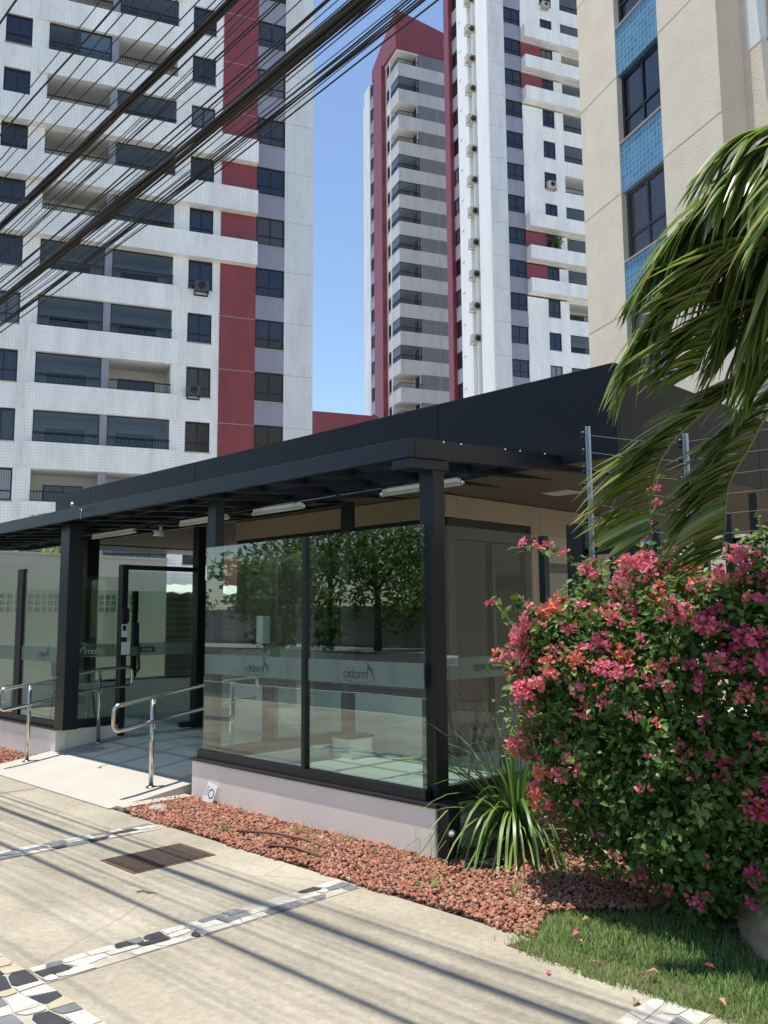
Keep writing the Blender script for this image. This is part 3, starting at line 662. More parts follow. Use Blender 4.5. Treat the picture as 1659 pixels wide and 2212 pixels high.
# ---------------------------------------------------------------- apartment towers
def win_proto(w, h, pane_m, mull=True, low=.36, fw=.07):
    mb = MB(); mb.box(0, w, .06, .13, 0, fw).box(0, w, .06, .13, h-fw, h).box(0, fw, .06, .13, fw, h-fw).box(w-fw, w, .06, .13, fw, h-fw)
    if low: mb.box(fw, w-fw, .065, .125, h*low-.03, h*low+.03)
    if mull: mb.box(w/2-.03, w/2+.03, .06, .13, h*(low or 0)+.03 if low else fw, h-fw)
    if low and mull: mb.box(w/2-.025, w/2+.025, .066, .124, fw, h*low-.03)
    mb.box(-.03, w+.03, -.05, .055, -.06, -.005, 1)
    o = mb.build('window', [m_frame, m_sill]); p = bx(fw*.6, w-fw*.6, .10, .14, fw*.6, h-fw*.6).build('pane', pane_m); p.parent = o
    return o
def place(proto, root, x, z, y=0, rz=0):
    o = proto if proto.parent is None and not proto.get('used') else copy_tree(proto)
    o['used'] = 1; o.parent = root; o.location = (x, y, z); o.rotation_euler = (0, 0, rz); return o
def railing(w, h=.52, step=.13, wrap=0):
    mb = MB(); mb.box(0, w, -.04, .02, h-.06, h).box(0, w, -.02, 0, .04, .07)
    x = .03
    while x < w: mb.box(x-.011, x+.011, -.02, 0, .07, h-.06); x += step
    if wrap:
        mb.box(-.04, .02, .022, wrap, h-.06, h); mb.box(-.02, 0, .022, wrap, .04, .07); y = .1
        while y < wrap: mb.box(-.02, 0, y-.011, y+.011, .07, h-.06); y += step
    return mb.build('balcony_railing', m_frame)
def encl(w, h, wrap=0):
    mb = MB(); mb.box(0, w, .05, .08, h-.07, h, 1).box(0, .04, .05, .08, 0, h-.07, 1).box(w-.04, w, .05, .08, 0, h-.07, 1)
    mb.box(.04, w-.04, .06, .07, 0, h-.07, 0)
    if wrap:
        mb.box(.05, .08, .082, wrap, h-.07, h, 1); mb.box(.06, .07, .082, wrap, 0, h-.07, 0)
    return mb.build('balcony_glazing', [m_tglass, m_frame])
def blinds(w, h): return bx(.5*w, w-.06, .12, .14, 0, h-.08).build('balcony_blind', m_bglass)
def sunworld(root, p): return root.matrix_basis @ Vector(p)
ROT = R(66.6)
m_band = tilemat('white_band_tile', (1.0, .97, .90), (.74, .73, .70), .15)
wallm = [m_white, m_purple, m_red, m_cream, m_smoothwhite, m_grey, m_frame, m_band, m_sill, tilemat('shade_toned_tile', (.62, .60, .575), (.50, .49, .48), .15)]  # last tile: shade of the far tower's front bands put into its colour

def balcony_door(w=1.9, h=2.1): 
    o = MB().box(0, w, -.02, .03, 0, h, 0).box(.06, w/2-.03, -.035, -.021, .06, h-.06, 1).box(w/2+.03, w-.06, -.035, -.021, .06, h-.06, 1).build('balcony_door', [m_frame, m_dwin]); return o

# --- near white and red tower (left)
TL = empty('apartment_tower', (-35.82, 30.19, 0), ROT, 'nearest white tiled apartment tower with a red stripe and long balcony bands, at left', 'apartment tower')
mb = MB(); ZT = 46.0; D_ = 14
floors = [13.24+2.93*k for k in range(-4, 11)]
zones = []
prot = (3, 4, 5)
zb = -.05
for k, zs in enumerate(floors):
    kk = k-4; top = zs+1.60; nxt = zs+2.93
    band_bot = (floors[k-1]+1.60) if k else -.05
    # band
    if kk in prot: mb.box(-19, -3.27, -.5, -.012, band_bot+.02, zs, 7); mb.box(-19, -5.19, -.01, .25, band_bot, zs, 7)
    else: mb.box(-19, -5.19, -.012, .25, band_bot, zs, 7); mb.box(-14.6, -7.3, -.16, -.014, band_bot, zs, 7)
    # piers in opening height
    for a, b_, m_ in ((-19, -16.25, 7), (-15.0, -14.2, 7), (-11.1, -10.74, 1), (-7.68, -6.87, 7), (-5.6, -5.19, 7)):
        mb.box(a, b_, 0, .25, zs, top, m_)
    # balcony recess
    mb.box(-14.35, -14.2, .252, 1.9, zs-1.0, top, 3); mb.box(-7.68, -7.53, .252, 1.9, zs-1.0, top, 3); mb.box(-11.0, -10.84, .252, 1.9, zs-1.0, top, 3)
    mb.box(-14.2, -7.68, 1.9, 2.0, zs-1.0, top, 3); mb.box(-14.35, -7.53, .252, 2.0, top+.002, top+.3, 3)
    mb.box(-3.25, -1.64, 0, .25, (floors[k-1]+.07+1.62) if k else -.05, zs+.07, 1)
mb.box(-19, 0, 0, .25, floors[-1]+1.6, ZT, 0)
mb.box(-5.19, -3.252, -.03, .25, -.05, floors[-1]+1.6, 2)
mb.box(-1.64, 0, 0, .25, -.05, floors[-1]+1.6, 0)
mb.box(-19, 0, 2.01, D_, -.05, ZT-.3, 0); mb.box(-.3, 0, .252, 2.0, -.05, ZT-.3, 0)
mb.box(-7.5, -.31, .3, 2.0, -.05, ZT-.3, 6); mb.box(-19, -14.4, .3, 2.0, -.05, ZT-.3, 6)
for zs in floors: mb.box(-5.19, -3.26, -.034, -.031, zs-1.32, zs-1.29, 8); mb.box(-1.62, 0, -.004, -.001, zs-1.31, zs-1.29, 8)
mb.build('facade', wallm, TL)
wA = [win_proto(1.25, 1.56, m_dwin2, True, 0), win_proto(1.25, 1.56, m_dwin2), win_proto(1.25, 1.56, m_dwin2, True, .3)]
wB = [win_proto(1.27, 1.56, m_dwin, True, .3), win_proto(1.27, 1.56, m_dwin2, True, .3)]
wC = [win_proto(1.57, 1.62, m_dwin2, True, .34), win_proto(1.57, 1.62, m_dwin2, True, .34), win_proto(1.57, 1.62, m_dwin, True, .3)]
rl = railing(3.06); gz = encl(3.06, 1.6); bd = balcony_door(); bl = blinds(3.06, 1.6)
glazed1 = {0: 1, 1: 1, 2: 0, 3: 0, 4: 0, 5: 1, 6: 0, 7: 1, 8: 1, 9: 1, 10: 1, -1: 1}; glazed2 = {2: 1, 3: 1, 1: 1, 4: 1, 0: 1, 5: 0, 6: 1, 7: 0, 8: 1, 9: 0, -1: 0}
blind1 = (6, 8)
for k, zs in enumerate(floors):
    kk = k-4
    place(wA[k % 3], TL, -16.25, zs+.01); place(wB[(k*7 % 5) % 2], TL, -6.87, zs+.01); place(wC[(0, 1, 0, 1, 2, 0, 1, 0, 0)[k % 9]], TL, -3.25+.02, zs+.075)
    for x0, gl in ((-14.18, glazed1), (-10.72, glazed2)):
        place(rl, TL, x0, zs+.002, y=0 if kk in prot else -.1)
        if gl.get(kk-1, (k*3+int(-x0)) % 2): place(gz, TL, x0, zs+.002)
        place(bd, TL, x0+.55, zs-.99, y=1.88)
    if kk in blind1: place(bl, TL, -14.18, zs)

# --- second tower, same family, further back
TR = empty('apartment_tower', (-43.6, 58.72, 0), ROT, 'white tower between the far red-topped tower and the beige building, air conditioners up its side', 'apartment tower')
fl = [22.15+2.99*k for k in range(-7, 15)]
mb = MB(); ZT = 67; P_ = (3, 4, 5, 9, 10, 11); RD = (3, 4, 9, 10)
for k, zs in enumerate(fl):
    kk = k-7; top = zs+1.62; bb = (fl[k-1]+1.62) if k else -.05
    mb.box(.3, 2.02, 0, .25, bb, zs, 1)
    if kk in P_: mb.box(2.05, 13, -.75, -.012, bb+.05, zs-.1, 7); mb.box(2.05, 13, -.01, .25, bb, zs-.2, 7)
    else: mb.box(2.05, 13, -.01, .25, bb-.2 if k else -.05, zs-.2, 7)
    mb.box(2.02, 4.12, 0 if kk in RD else 0, .25, zs-.199, top-.201, 2 if kk in RD else 7)
    for a, b_ in ((5.38, 6.3), (9.6, 13)): mb.box(a, b_, 0, .25, zs-.199, top-.201, 7)
    mb.box(6.2, 6.3, .252, 1.9, zs-1.1, top-.2, 3); mb.box(6.2, 9.8, 1.9, 2, zs-1.1, top-.2, 3); mb.box(6.2, 9.8, .252, 2, top-.198, top+.1, 3)
mb.box(.3, 13, 0, .25, fl[-1]+1.62, ZT, 0)
mb.box(-1.36, .3, 0, .25, -.05, ZT, 0)
mb.add([(-1.36, 0, -.05), (-1.45, .12, -.05), (-1.45, 2.1, -.05), (-1.2, 2.1, -.05), (-1.2, .2, -.05)] + [(-1.36, 0, ZT), (-1.45, .12, ZT), (-1.45, 2.1, ZT), (-1.2, 2.1, ZT), (-1.2, .2, ZT)], [(0, 5, 6, 1), (1, 6, 7, 2), (2, 7, 8, 3), (5, 9, 8, 7, 6)], 4)
mb.box(-1.1, -.9, 2.1, 2.75, -.05, ZT, 4); mb.box(-1.45, -.9, 2.752, 3.0, -.05, ZT, 4); mb.box(-1.1, -.9, 3.002, 3.75, -.05, ZT, 4)
mb.box(-1.45, -1.0, 3.752, 5.9, -.05, ZT, 4)
for k, zs in enumerate(fl): mb.box(-1.4, -1.0, 5.902, 7.1, (fl[k-1]+.95) if k else -.05, zs-.7, 1)
mb.box(-1.75, -1.0, 7.102, 8.15, -.05, ZT, 2)
mb.box(-1.0, 13, 2.01, 8.1, -.05, ZT-.2, 0); mb.box(-.89, 6.15, .26, 2.0, -.05, ZT-.2, 6)
for zs in fl: mb.box(-1.33, .29, -.004, -.001, zs-1.2, zs-1.17, 8)
mb.build('facade', wallm, TR)
wP = [win_proto(1.68, 1.62, m_dwin2, True, .34, .09), win_proto(1.68, 1.62, m_dwin2, True, .34, .09)]
wS = [win_proto(1.22, 1.60, m_dwin, True, 0, .08), win_proto(1.22, 1.60, m_dwin2, True, .3, .08)]
wL = win_proto(1.16, 1.62, m_dwin2, True, .3, .08); wT = win_proto(.42, .75, m_dwin, False, 0, .05); wU = win_proto(.42, .55, m_dwin, False, 0, .05)
rl = railing(3.26, .5); gz = encl(3.26, 1.6); bd = balcony_door()
for k, zs in enumerate(fl):
    if k < 3: continue
    place(wP[(k*5 % 3) % 2], TR, .32, zs+.01); place(wS[(k*3 % 4) % 2], TR, 4.14, zs-.19)
    place(rl, TR, 6.32, zs-.19); place(bd, TR, 7.2, zs-1.09, 1.88)
    if k % 4 != 1: place(gz, TR, 6.32, zs-.19)
    place(wL, TR, -1.36, zs-.69, 7.08, R(-90)); place(wT, TR, -1.42, zs+.2, 5.5, R(-90)); place(wU, TR, -1.06, zs-1.2, 2.72, R(-90))
    # awning flap under AC
bpy.context.view_layer.update()
# air conditioners on the side wall: separate things
def ac_unit(loc, rz, label, fs=1.0, group=None):
    t_ = empty('air_conditioner', loc, rz, label, 'air conditioner', group)
    w_, d_, h_ = .78*fs, .42*fs, .55*fs
    bx(-w_/2, w_/2, -d_, 0, 0, h_).build('casing', m_acbox, t_, .02)
    MB().tube([(0, -d_-.004, h_*.5), (0, -d_-.03, h_*.5)], h_*.38, 18).build('fan_grille', m_bplastic, t_)
    mb = MB().box(-w_/2, -w_/2+.04, -d_*.9, 0, -.12, -.005).box(w_/2-.04, w_/2, -d_*.9, 0, -.12, -.005).box(-w_/2, w_/2, -.04, 0, -.2, -.122)
    mb.build('wall_bracket', m_sill, t_); return t_
m_acbox = mat('aged_cream_plastic', (.50, .45, .36), .6, var=.2, scale=3)
# seen from the street their grilles face the near corner
proto = None; nac = 0
for k in range(20, 5, -1):
    z = 29.02+2.96*(k-7)
    if z > 61 or z < 25: continue
    M_ = TR.matrix_world @ Vector((-1.52, 3.25, z-.2))
    lab = 'cream air conditioner on the side wall of the white tower, %s from the top' % ORD[nac]
    if proto is None: o = proto = ac_unit(M_, ROT, lab, 1.3, 'air conditioners up the tower side wall')
    else: o = copy_tree(proto); o.location = M_; o['label'] = lab
    nac += 1
ac_unit(TR.matrix_world @ Vector((4.7, .0, 39.9)), ROT, 'slatted air conditioner in a small window of the middle white tower', 1.1)
ac_unit(TR.matrix_world @ Vector((4.6, -.05, 57.5)), ROT, 'small air conditioner at a window of the middle tower near the top of the photo', .9)
ac1 = ac_unit(TL.matrix_world @ Vector((-6.2, .0, 18.92)), ROT, 'air conditioner in the upper of two small left tower windows that have one', .95)
ac2 = ac_unit(TL.matrix_world @ Vector((-6.5, .0, 13.26)), ROT, 'louvred air conditioner in the lower of two small left tower windows that have one', .85)

m_acdark = mat('grey_grille_plastic', (.07, .07, .075), .6)
for a_ in (ac1, ac2):
    for c_ in a_.children: c_.data.materials[0] = m_acdark if c_.name.startswith('casing') else m_bplastic
# --- far tower with the red crown
TM = empty('apartment_tower', (-62.26, 64.72, 0), ROT, 'farthest tower with a pointed red crown and striped grey side', 'apartment tower')
fm = [29.12+3.09*k for k in range(-6, 12)]
mb = MB()
for k, zt in enumerate(fm):
    op = zt+1.59; zbb = (fm[k-1]+1.59) if k else -.05
    mb.box(0, 2.5, 0, 2.3, zbb, zt, 9); mb.box(2.502, 9, 0, .3, zbb, zt, 9); mb.box(2.502, 9, .0, .3, zt, op, 5)
    mb.box(-.02, 2.48, .02, 2.28, zbb-.012, zbb, 3) if k else None
    mb.box(0, .3, 2.302, 3.72, zbb, zt, 0); mb.box(0, .3, 2.302, 2.6, zt, op, 0); mb.box(0, .3, 3.45, 3.72, zt, op, 0)
    mb.box(-.3, 0, 6.75, 8.0, zbb+.15, zt+.15, 1)
    mb.box(2.4, 2.5, .3, 2.3, zt, op, 3)
mb.box(2.502, 9, .301, 12, -.05, 64.6, 6); mb.box(.31, 2.4, 2.31, 12, -.05, 64.6, 3)
mb.box(-.55, .3, 3.722, 6.0, -.05, 65, 2); mb.box(-.38, .3, 6.002, 6.748, -.05, 65, 2)
mb.box(-.35, .3, 8.002, 9.9, -.05, 65.2, 0); mb.box(-.2, .3, 6.75, 8.0, fm[-1]+1.7, 65.2, 1); mb.box(-.1, .3, 6.75, 8.0, -.05, 64, 6)
lo = [(-.05, -.05, 64.7), (9, -.05, 64.7), (9, 6.6, 64.7), (-.05, 6.6, 64.7)]
lo = [(-.3, -.1, 64.72), (9, -.1, 64.72), (9, 6.7, 64.72), (-.56, 6.7, 64.72)]
hi = [(-.3, -.1, 69.4), (9, -.1, 67.2), (9, 6.7, 64.9), (-.56, 6.7, 66.1)]
mb.hexa(lo, hi, 2)
mb.box(-.1, 2.5, .05, 3.7, 64.55, 64.71, 3)
for x in (4.72, 7.0): mb.box(x-.02, x+.02, -.006, -.001, 0, 64.6, 8)
mb.build('facade', wallm, TM)
rl = railing(2.5, .52, .15, 2.2); gz = encl(2.46, 1.55, 2.2); bd = balcony_door(1.1, 2.0); wM = win_proto(.82, 1.3, m_dwin, False, 0, .08); wN = win_proto(1.2, 1.6, m_dwin2, True, .3, .08)
for k, zt in enumerate(fm):
    if k < 3: continue
    place(rl, TM, 0, zt+.002)
    if k not in (17, 15, 14, 5, 4): place(gz, TM, .02, zt+.002)
    place(bd, TM, 2.41, zt-.4, 1.6, R(-90)) 
    place(wM, TM, 0, zt+.15, 3.44, R(-90)); place(wN, TM, -.3, zt+.15, 7.98, R(-90))

# --- low red building between
rb = empty('apartment_block', (-66.5, 54.8, 0), ROT, 'lower block with red top and white walls, peeking between the towers', 'building')
mb = MB().box(0, 8, 0, 8, -.05, 20.0, 0).box(-.1, 8.1, -.1, 8.1, 20.01, 22.6, 2); mb.build('facade', wallm, rb)
wq = win_proto(1.4, 1.4, m_dwin)
for i in range(3):
    for z in (18.2, 15.3, 12.4): place(wq, rb, .6+i*2.5, z, -.14)

# --- beige building at right
TB = empty('beige_building', (-6.77, 16.44, 0), R(-26.6), 'rough beige apartment building with blue tiled panels between stacked windows, at right', 'building')
mb = MB(); ZT = 26
fb = [10.04+2.99*k for k in range(-3, 5)]
mb.box(-5.2, -3.55, 0, .3, -.05, ZT, 0); mb.box(-1.9, 0, 0, .3, -.05, ZT, 0)
mb.box(-.001-.6, 0, .302, .62, -.05, ZT, 0)
mb.box(-.6, .7, .622, .9, -.05, ZT, 0); mb.box(2.6, 12, .622, .9, -.05, ZT, 0)
for k, zs in enumerate(fb):
    mb.box(-3.548, -1.902, .03, .3, (fb[k-1]+1.72) if k else -.05, zs, 1)
    mb.box(.702, 2.598, .622, .9, (fb[k-1]+.3+1.72) if k else -.05, zs+.3 if False else zs+.0, 0)
    mb.box(-3.548, -1.902, .0, .0295, zs-.05, zs-.001, 2)
mb.box(-5.2, 12, .91, 10, -.05, ZT, 0)
for zs in fb:
    z = zs+1.72
    mb.box(-5.2, -3.56, -.003, -.0005, z-.005, z+.005, 3); mb.box(-1.89, 0, -.003, -.0005, z-.005, z+.005, 3)
mb.build('facade', [m_beige, m_blue, m_sill, m_bark], TB)
bx(.13, .66, .615, .621, 13.1, 14.45).build('white_patch', m_smoothwhite, TB); bx(.2, 3, .612, .621, 6.5, 8.6).build('white_patch', m_smoothwhite, TB)  # plain white rectangles on the stepped-back face
w1 = win_proto(1.64, 1.71, m_dwin, True, .34, .09); w2 = win_proto(1.64, 1.71, m_dwin2, True, .34, .09); w3 = win_proto(1.9, 1.7, m_dwin, True, .34, .09)
for k, zs in enumerate(fb):
    place(w1 if k % 2 else w2, TB, -3.545, zs+.005, .08); place(w3, TB, .7, zs+2.1 if False else zs+.01, .66)
# safety nets over two windows
for k in (2, 3):
    zs = fb[k]; mb = MB(); st_ = .095; W_, H_ = 1.64, 1.71
    def seg(a, b_):
        mb.add([(a[0]-0.0012, .02, a[1]), (a[0]+0.0012, .02, a[1]), (b_[0]+0.0012, .02, b_[1]), (b_[0]-0.0012, .02, b_[1])], [(0, 1, 2, 3)])
    c = -H_
    while c < W_:
        a0 = max(0, c); a1 = min(W_, c+H_)
        seg((a0, a0-c), (a1, a1-c)); seg((a0, H_-(a0-c)), (a1, H_-(a1-c))); c += st_
    mb.build('safety_net', m_sill, TB, loc=(-3.545, 0, zs))
bpy.context.view_layer.update()
a_ = empty('air_conditioner', TB.matrix_world @ Vector((1.0, .62, 14.82)), R(-26.6), 'dark window air conditioner with a pale underside on the beige building', 'air conditioner')
bx(-.58, .0, -.42, 0, .06, .4).build('casing', m_bplastic, a_, .01); bx(-.56, -.02, -.40, 0, 0, .055).build('underside', m_acbox, a_)

# ---------------------------------------------------------------- overhead wires
def zw(x, z0=4.25): return z0+.0039*(x+14)**2
def wire(y, r, z0=4.25, tilt=0, wob=0, m=m_wire, label=''):
    pts = []; ph = random.uniform(0, 6)
    for i in range(71):
        x = -42+i*.8 if i < 35 else -14+(i-35)*.72
        pts.append((x, y+tilt*(x+4.7)+wob*math.sin(x*2.1+ph), zw(x, z0)+wob*math.cos(x*1.7+ph)))
    o = MB().tube(pts, r, 6, cap=False).build('overhead_wire', m)
    tag(o, label, 'wire', 'overhead utility wires'); return o
ys = [1.49, 1.80, 1.85, 1.92, 1.97, 2.06, 2.16, 2.32, 2.35, 2.38, 2.42, 2.52, 2.60, 2.64, 2.68, 2.80, 2.72, 2.70, 2.74, 2.25, 2.29, 2.21, 2.795, 2.81, 2.83, 2.86, 2.90, 2.93, 2.96, 2.985, 3.03, 3.06]
for i, y in enumerate(ys):
    dz = random.uniform(-.02, .02)
    wire(y, random.choice((.0026, .0032, .004, .005)), 4.25+dz, random.uniform(-.012, .012), random.choice((0, .002, .006)), m_wire2 if i % 7 == 4 else m_wire, 'thin black utility wire crossing the sky, number %d counting from the street side' % (i+1))
def bundle(y, rr, n, label):
    t_ = empty('wire_bundle', (-5, y, zw(-5)), 0, label, 'wire bundle', 'thick wire bundles'); 
    for k in range(n):
        a = 6.283*k/n; ph = random.uniform(0, 6); pts = []
        for i in range(71):
            x = -42+i*.8 if i < 35 else -14+(i-35)*.72
            pts.append((x+5, rr*math.cos(a+x*.9+.4*math.sin(x)), zw(x)+rr*math.sin(a+x*.9)+.006*math.sin(x*1.3+ph)-zw(-5)))
        MB().tube(pts, rr*random.uniform(.38, .6), 6, cap=False).build('strand', m_wire2 if k == 2 else m_wire, t_)
bundle(2.27, .015, 5, 'thick twisted black cable bundle, the upper one')
bundle(2.765, .019, 6, 'thickest twisted black cable bundle, the lower one')
bundle(2.99, .009, 4, 'slim twisted black cable bundle nearest the pavilion')
bundle(2.45, .007, 3, 'slim black cable bundle between the two thick ones')
for x in (-42, 10.6):
    up_ = empty('utility_pole', (x, 2.4, 0), 0, 'concrete utility pole carrying the wires, %s end' % ('far' if x < 0 else 'near'), 'utility pole')
    MB().tube([(0, 0, -.1), (0, 0, 9)], [.17, .11], 14).build('pole', m_greywall, up_)
    MB().box(-.05, .05, -1.2, .8, zw(x)-.1, zw(x)+.0).build('crossarm', m_bark, up_)

# ---------------------------------------------------------------- vegetation
m_leaf = leafmat('bougainvillea_leaf', [(.045, .10, .022), (.08, .17, .032), (.13, .24, .05), (.06, .13, .035), (.20, .31, .08), (.05, .11, .03)], .38, .5, .3)
m_pink = leafmat('pink_bract', [(.78, .18, .26), (.86, .28, .36), (.72, .13, .23), (.88, .40, .42)], .35, .6, .2)
m_coral = leafmat('coral_bract', [(.80, .22, .15), (.86, .32, .20), (.76, .17, .18), (.86, .42, .28)], .35, .6, .2)
m_mag = leafmat('magenta_bract', [(.56, .07, .20), (.66, .12, .26), (.50, .05, .17), (.72, .18, .29)], .35, .6, .2)
m_dry = leafmat('dried_bract', [(.42, .27, .16), (.50, .34, .20), (.36, .22, .13)], .25, .8, .1)
m_grass = leafmat('lawn_blade', [(.10, .20, .04), (.16, .30, .06), (.23, .37, .10), (.12, .24, .05), (.40, .40, .17), (.11, .18, .05)], .35, .5)
m_blade = leafmat('iris_leaf', [(.07, .15, .03), (.13, .24, .045), (.26, .36, .09), (.09, .19, .04)], .25, .35, .5)
m_palm = leafmat('palm_leaf', [(.11, .19, .04), (.18, .28, .05), (.30, .38, .09), (.12, .22, .05), (.44, .48, .18), (.22, .25, .06), (.48, .42, .17)], .45, .30, .8)
m_tree = leafmat('tree_leaf', [(.10, .19, .04), (.17, .29, .06), (.27, .38, .10)], .5, .6)

def unit(v): return v/np.linalg.norm(v, axis=-1, keepdims=True)
def leaf_cloud(P, N, size, aspect=.62, fold=.25, droop=.0):
    """pointed oval leaves: 6 verts, 4 faces as quads/tris -> use 2 quads + tips"""
    n = len(P); N = unit(N)
    T = unit(np.cross(N, rng.normal(size=(n, 3)))); B = np.cross(N, T)
    s = size*rng.uniform(.6, 1.3, (n, 1))
    a = P - T*s*.5; tip = P + T*s*.55 - N*s*droop; mid = P
    l = mid + B*s*aspect*.5 + N*s*fold*aspect; r = mid - B*s*aspect*.5 + N*s*fold*aspect
    V = np.stack([a, r, tip, l], 1).reshape(-1, 3); i = 4*np.arange(n)[:, None]
    F = np.concatenate([i+np.array([[0, 1, 2]]), i+np.array([[0, 2, 3]])], 0)
    return V, F
# bougainvillea
bg_ = empty('bougainvillea', (-2.14, 4.7, 0), 0, 'large flowering bougainvillea with pink, coral and magenta blossom beside the lawn', 'shrub')
BO = np.array(bg_.location)
ells = np.array([(-2.823, 4.743, 1.278, 0.577, 0.428, 0.577), (-2.684, 4.787, 0.773, 0.67, 0.419, 0.577), (-2.186, 4.743, 1.185, 0.698, 0.465, 0.763), (-2.279, 4.74, 0.633, 0.698, 0.465, 0.512), (-1.488, 4.79, 1.139, 0.79, 0.512, 0.79), (-1.581, 4.833, 0.633, 0.744, 0.465, 0.558), (-0.651, 4.836, 1.092, 0.837, 0.558, 0.837), (-0.558, 4.926, 0.541, 0.837, 0.558, 0.558), (-3.149, 4.743, 1.371, 0.316, 0.279, 0.279), (-1.86, 4.65, 1.645, 0.465, 0.326, 0.242), (-1.209, 4.743, 1.673, 0.465, 0.326, 0.26)])
def bush_pts(n, lo, hi, front=.5):
    vol = ells[:, 3]*ells[:, 4]+ells[:, 4]*ells[:, 5]+ells[:, 3]*ells[:, 5]
    e = ells[rng.choice(len(ells), n, p=vol/vol.sum())]
    d = unit(rng.normal(size=(n, 3))); d[:, 1] = np.where(rng.random(n) < front, -np.abs(d[:, 1]), d[:, 1])
    r = rng.uniform(lo, hi, (n, 1)); r *= 1+.20*np.sin(7*d[:, :1]+5*e[:, :1])*np.cos(9*d[:, 2:3]+3*e[:, 1:2])+.10*np.sin(17*d[:, :1])*np.sin(15*d[:, 2:3]+2)
    P = e[:, :3]+d*e[:, 3:6]*r
    inside = np.zeros(n, int)
    for q in ells: inside += (((P-q[:3])/q[3:6])**2).sum(1) < (lo*.93)**2
    k = (inside < 1) & (P[:, 2] > .04) & (P[:, 1] < 5.40)
    return P[k], d[k]
P, d = bush_pts(54000, .70, 1.12)
N = d*.5+rng.normal(size=P.shape)*.55+np.array([0, 0, .45]); V, F = leaf_cloud(P, N, .049, .66, .2, .12)
arr_mesh('foliage', V-BO, F, m_leaf, bg_)['kind'] = 'stuff'
m_leaf2 = leafmat('pale_leaf', [(.14, .26, .05), (.22, .36, .08), (.30, .42, .12)], .45, .45)  # lighter yellow-green leaves in clusters over the outer surface
cN, _ = bush_pts(700, 1.0, 1.08, .8); cN = cN[:60]; Pn = (cN[:, None, :]+rng.normal(size=(len(cN), 26, 3))*.055).reshape(-1, 3)
V, F = leaf_cloud(Pn, rng.normal(size=Pn.shape)*.5+np.array([0, -.2, .8]), .045, .62, .2, .1); arr_mesh('pale_leaf_clusters', V-BO, F, m_leaf2, bg_)['kind'] = 'stuff'
P, d = bush_pts(9000, .3, .8); V, F = leaf_cloud(P, rng.normal(size=P.shape), .075)
arr_mesh('inner_foliage', V-BO, F, m_leaf, bg_)
mb = MB()
for i in range(26):
    b0 = Vector((random.uniform(-2.6, -1.0), random.uniform(4.65, 4.9), 0)); q = random.choice(ells.tolist())
    p2 = Vector((q[0]+random.uniform(-.3, .3), q[1]-random.uniform(0, .2), q[2]+random.uniform(-.2, .4))); p1 = b0.lerp(p2, .5)+Vector((0, 0, .15))
    mb.tube([b0-Vector(BO), p1-Vector(BO), p2-Vector(BO)], [.018, .011, .004], 6)
mb.build('stem', m_bark, bg_)
def bracts(centres, rad, per, size):
    Vs = []; Fs = []; o = 0
    for c, rr in zip(centres, rad):
        n = max(4, int(per*(rr/.09)**2)); dd = unit(rng.normal(size=(n, 3))+np.array([0, -.5, .35])); p = c+dd*rr*rng.uniform(.15, .88, (n, 1))*np.array([1, .8, .8])
        # a flower is three pointed bracts around a throat
        ax = unit(dd+rng.normal(size=(n, 3))*.5); t1 = unit(np.cross(ax, rng.normal(size=(n, 3)))); t2 = np.cross(ax, t1)
        for k in range(3):
            a = 2*math.pi*k/3; D3 = t1*math.cos(a)+t2*math.sin(a); s = size*rng.uniform(.75, 1.2, (n, 1))
            side = np.cross(ax, D3)
            base = p; tip = p+(D3*.75+ax*.65)*s; l = p+(D3*.42+ax*.42)*s+side*s*.36; r = p+(D3*.42+ax*.42)*s-side*s*.36
            V_ = np.stack([base, r, tip, l], 1).reshape(-1, 3); i = 4*np.arange(n)[:, None]+o
            Vs.append(V_); Fs.append(i+np.array([[0, 1, 2]])); Fs.append(i+np.array([[0, 2, 3]])); o += 4*n
    return np.concatenate(Vs), np.concatenate(Fs)
# blossom clusters: dense in the upper half, sparse below
cl = []
P, d = bush_pts(9000, 1.0, 1.06, .75)
for p, dd in zip(P, d):
    if dd[1] > .35: continue
    h = p[2]; dens = .105*np.exp(-((h-1.46)/.33)**2) + .017 + (.03 if h > 1.75 else 0)
    if p[0] > -1.7: dens *= 1.1
    if p[0] < -3.1: dens *= 1.35
    if rng.random() < dens*3.0: cl.append(p)
cl = np.array(cl); cl = cl[np.argsort(cl[:, 1])]
shots = [[(-2.73, 4.65, 1.743), (-2.962, 4.557, 1.994), (-3.195, 4.51, 2.096), (-3.362, 4.464, 2.087)], [(-2.558, 4.65, 1.882), (-2.474, 4.604, 2.115), (-2.399, 4.557, 2.329), (-2.325, 4.51, 2.441)], [(-1.86, 4.65, 1.79), (-2.046, 4.604, 2.022), (-2.186, 4.557, 2.134)], [(-2.916, 4.604, 1.232), (-3.288, 4.464, 1.343), (-3.493, 4.445, 1.352)], [(-1.488, 4.65, 1.836), (-1.581, 4.557, 2.069), (-1.814, 4.51, 2.162)]]
for i in range(46):
    q = ells[rng.integers(0, len(ells))]; a_ = rng.uniform(-2.9, -.2); b0 = q[:3]+np.array([math.cos(a_)*q[3]*.8, math.sin(a_)*q[4]*.8, rng.uniform(.1, .9)*q[5]]); dd = unit(np.array([math.cos(a_)*.8, math.sin(a_)*.5, rng.uniform(.3, 1.3)]))
    if b0[2] < .5: continue
    L_ = rng.uniform(.16, .36); shots.append([tuple(b0), tuple(b0+dd*L_*.55), tuple(b0+dd*L_*.95+np.array([0, 0, -.03])), tuple(b0+dd*L_*1.25+np.array([0, 0, -.10]))])
tipf = [(*sh_[2 if i % 2 else 3], .035) for i, sh_ in enumerate(shots[5:]) if i % 3]
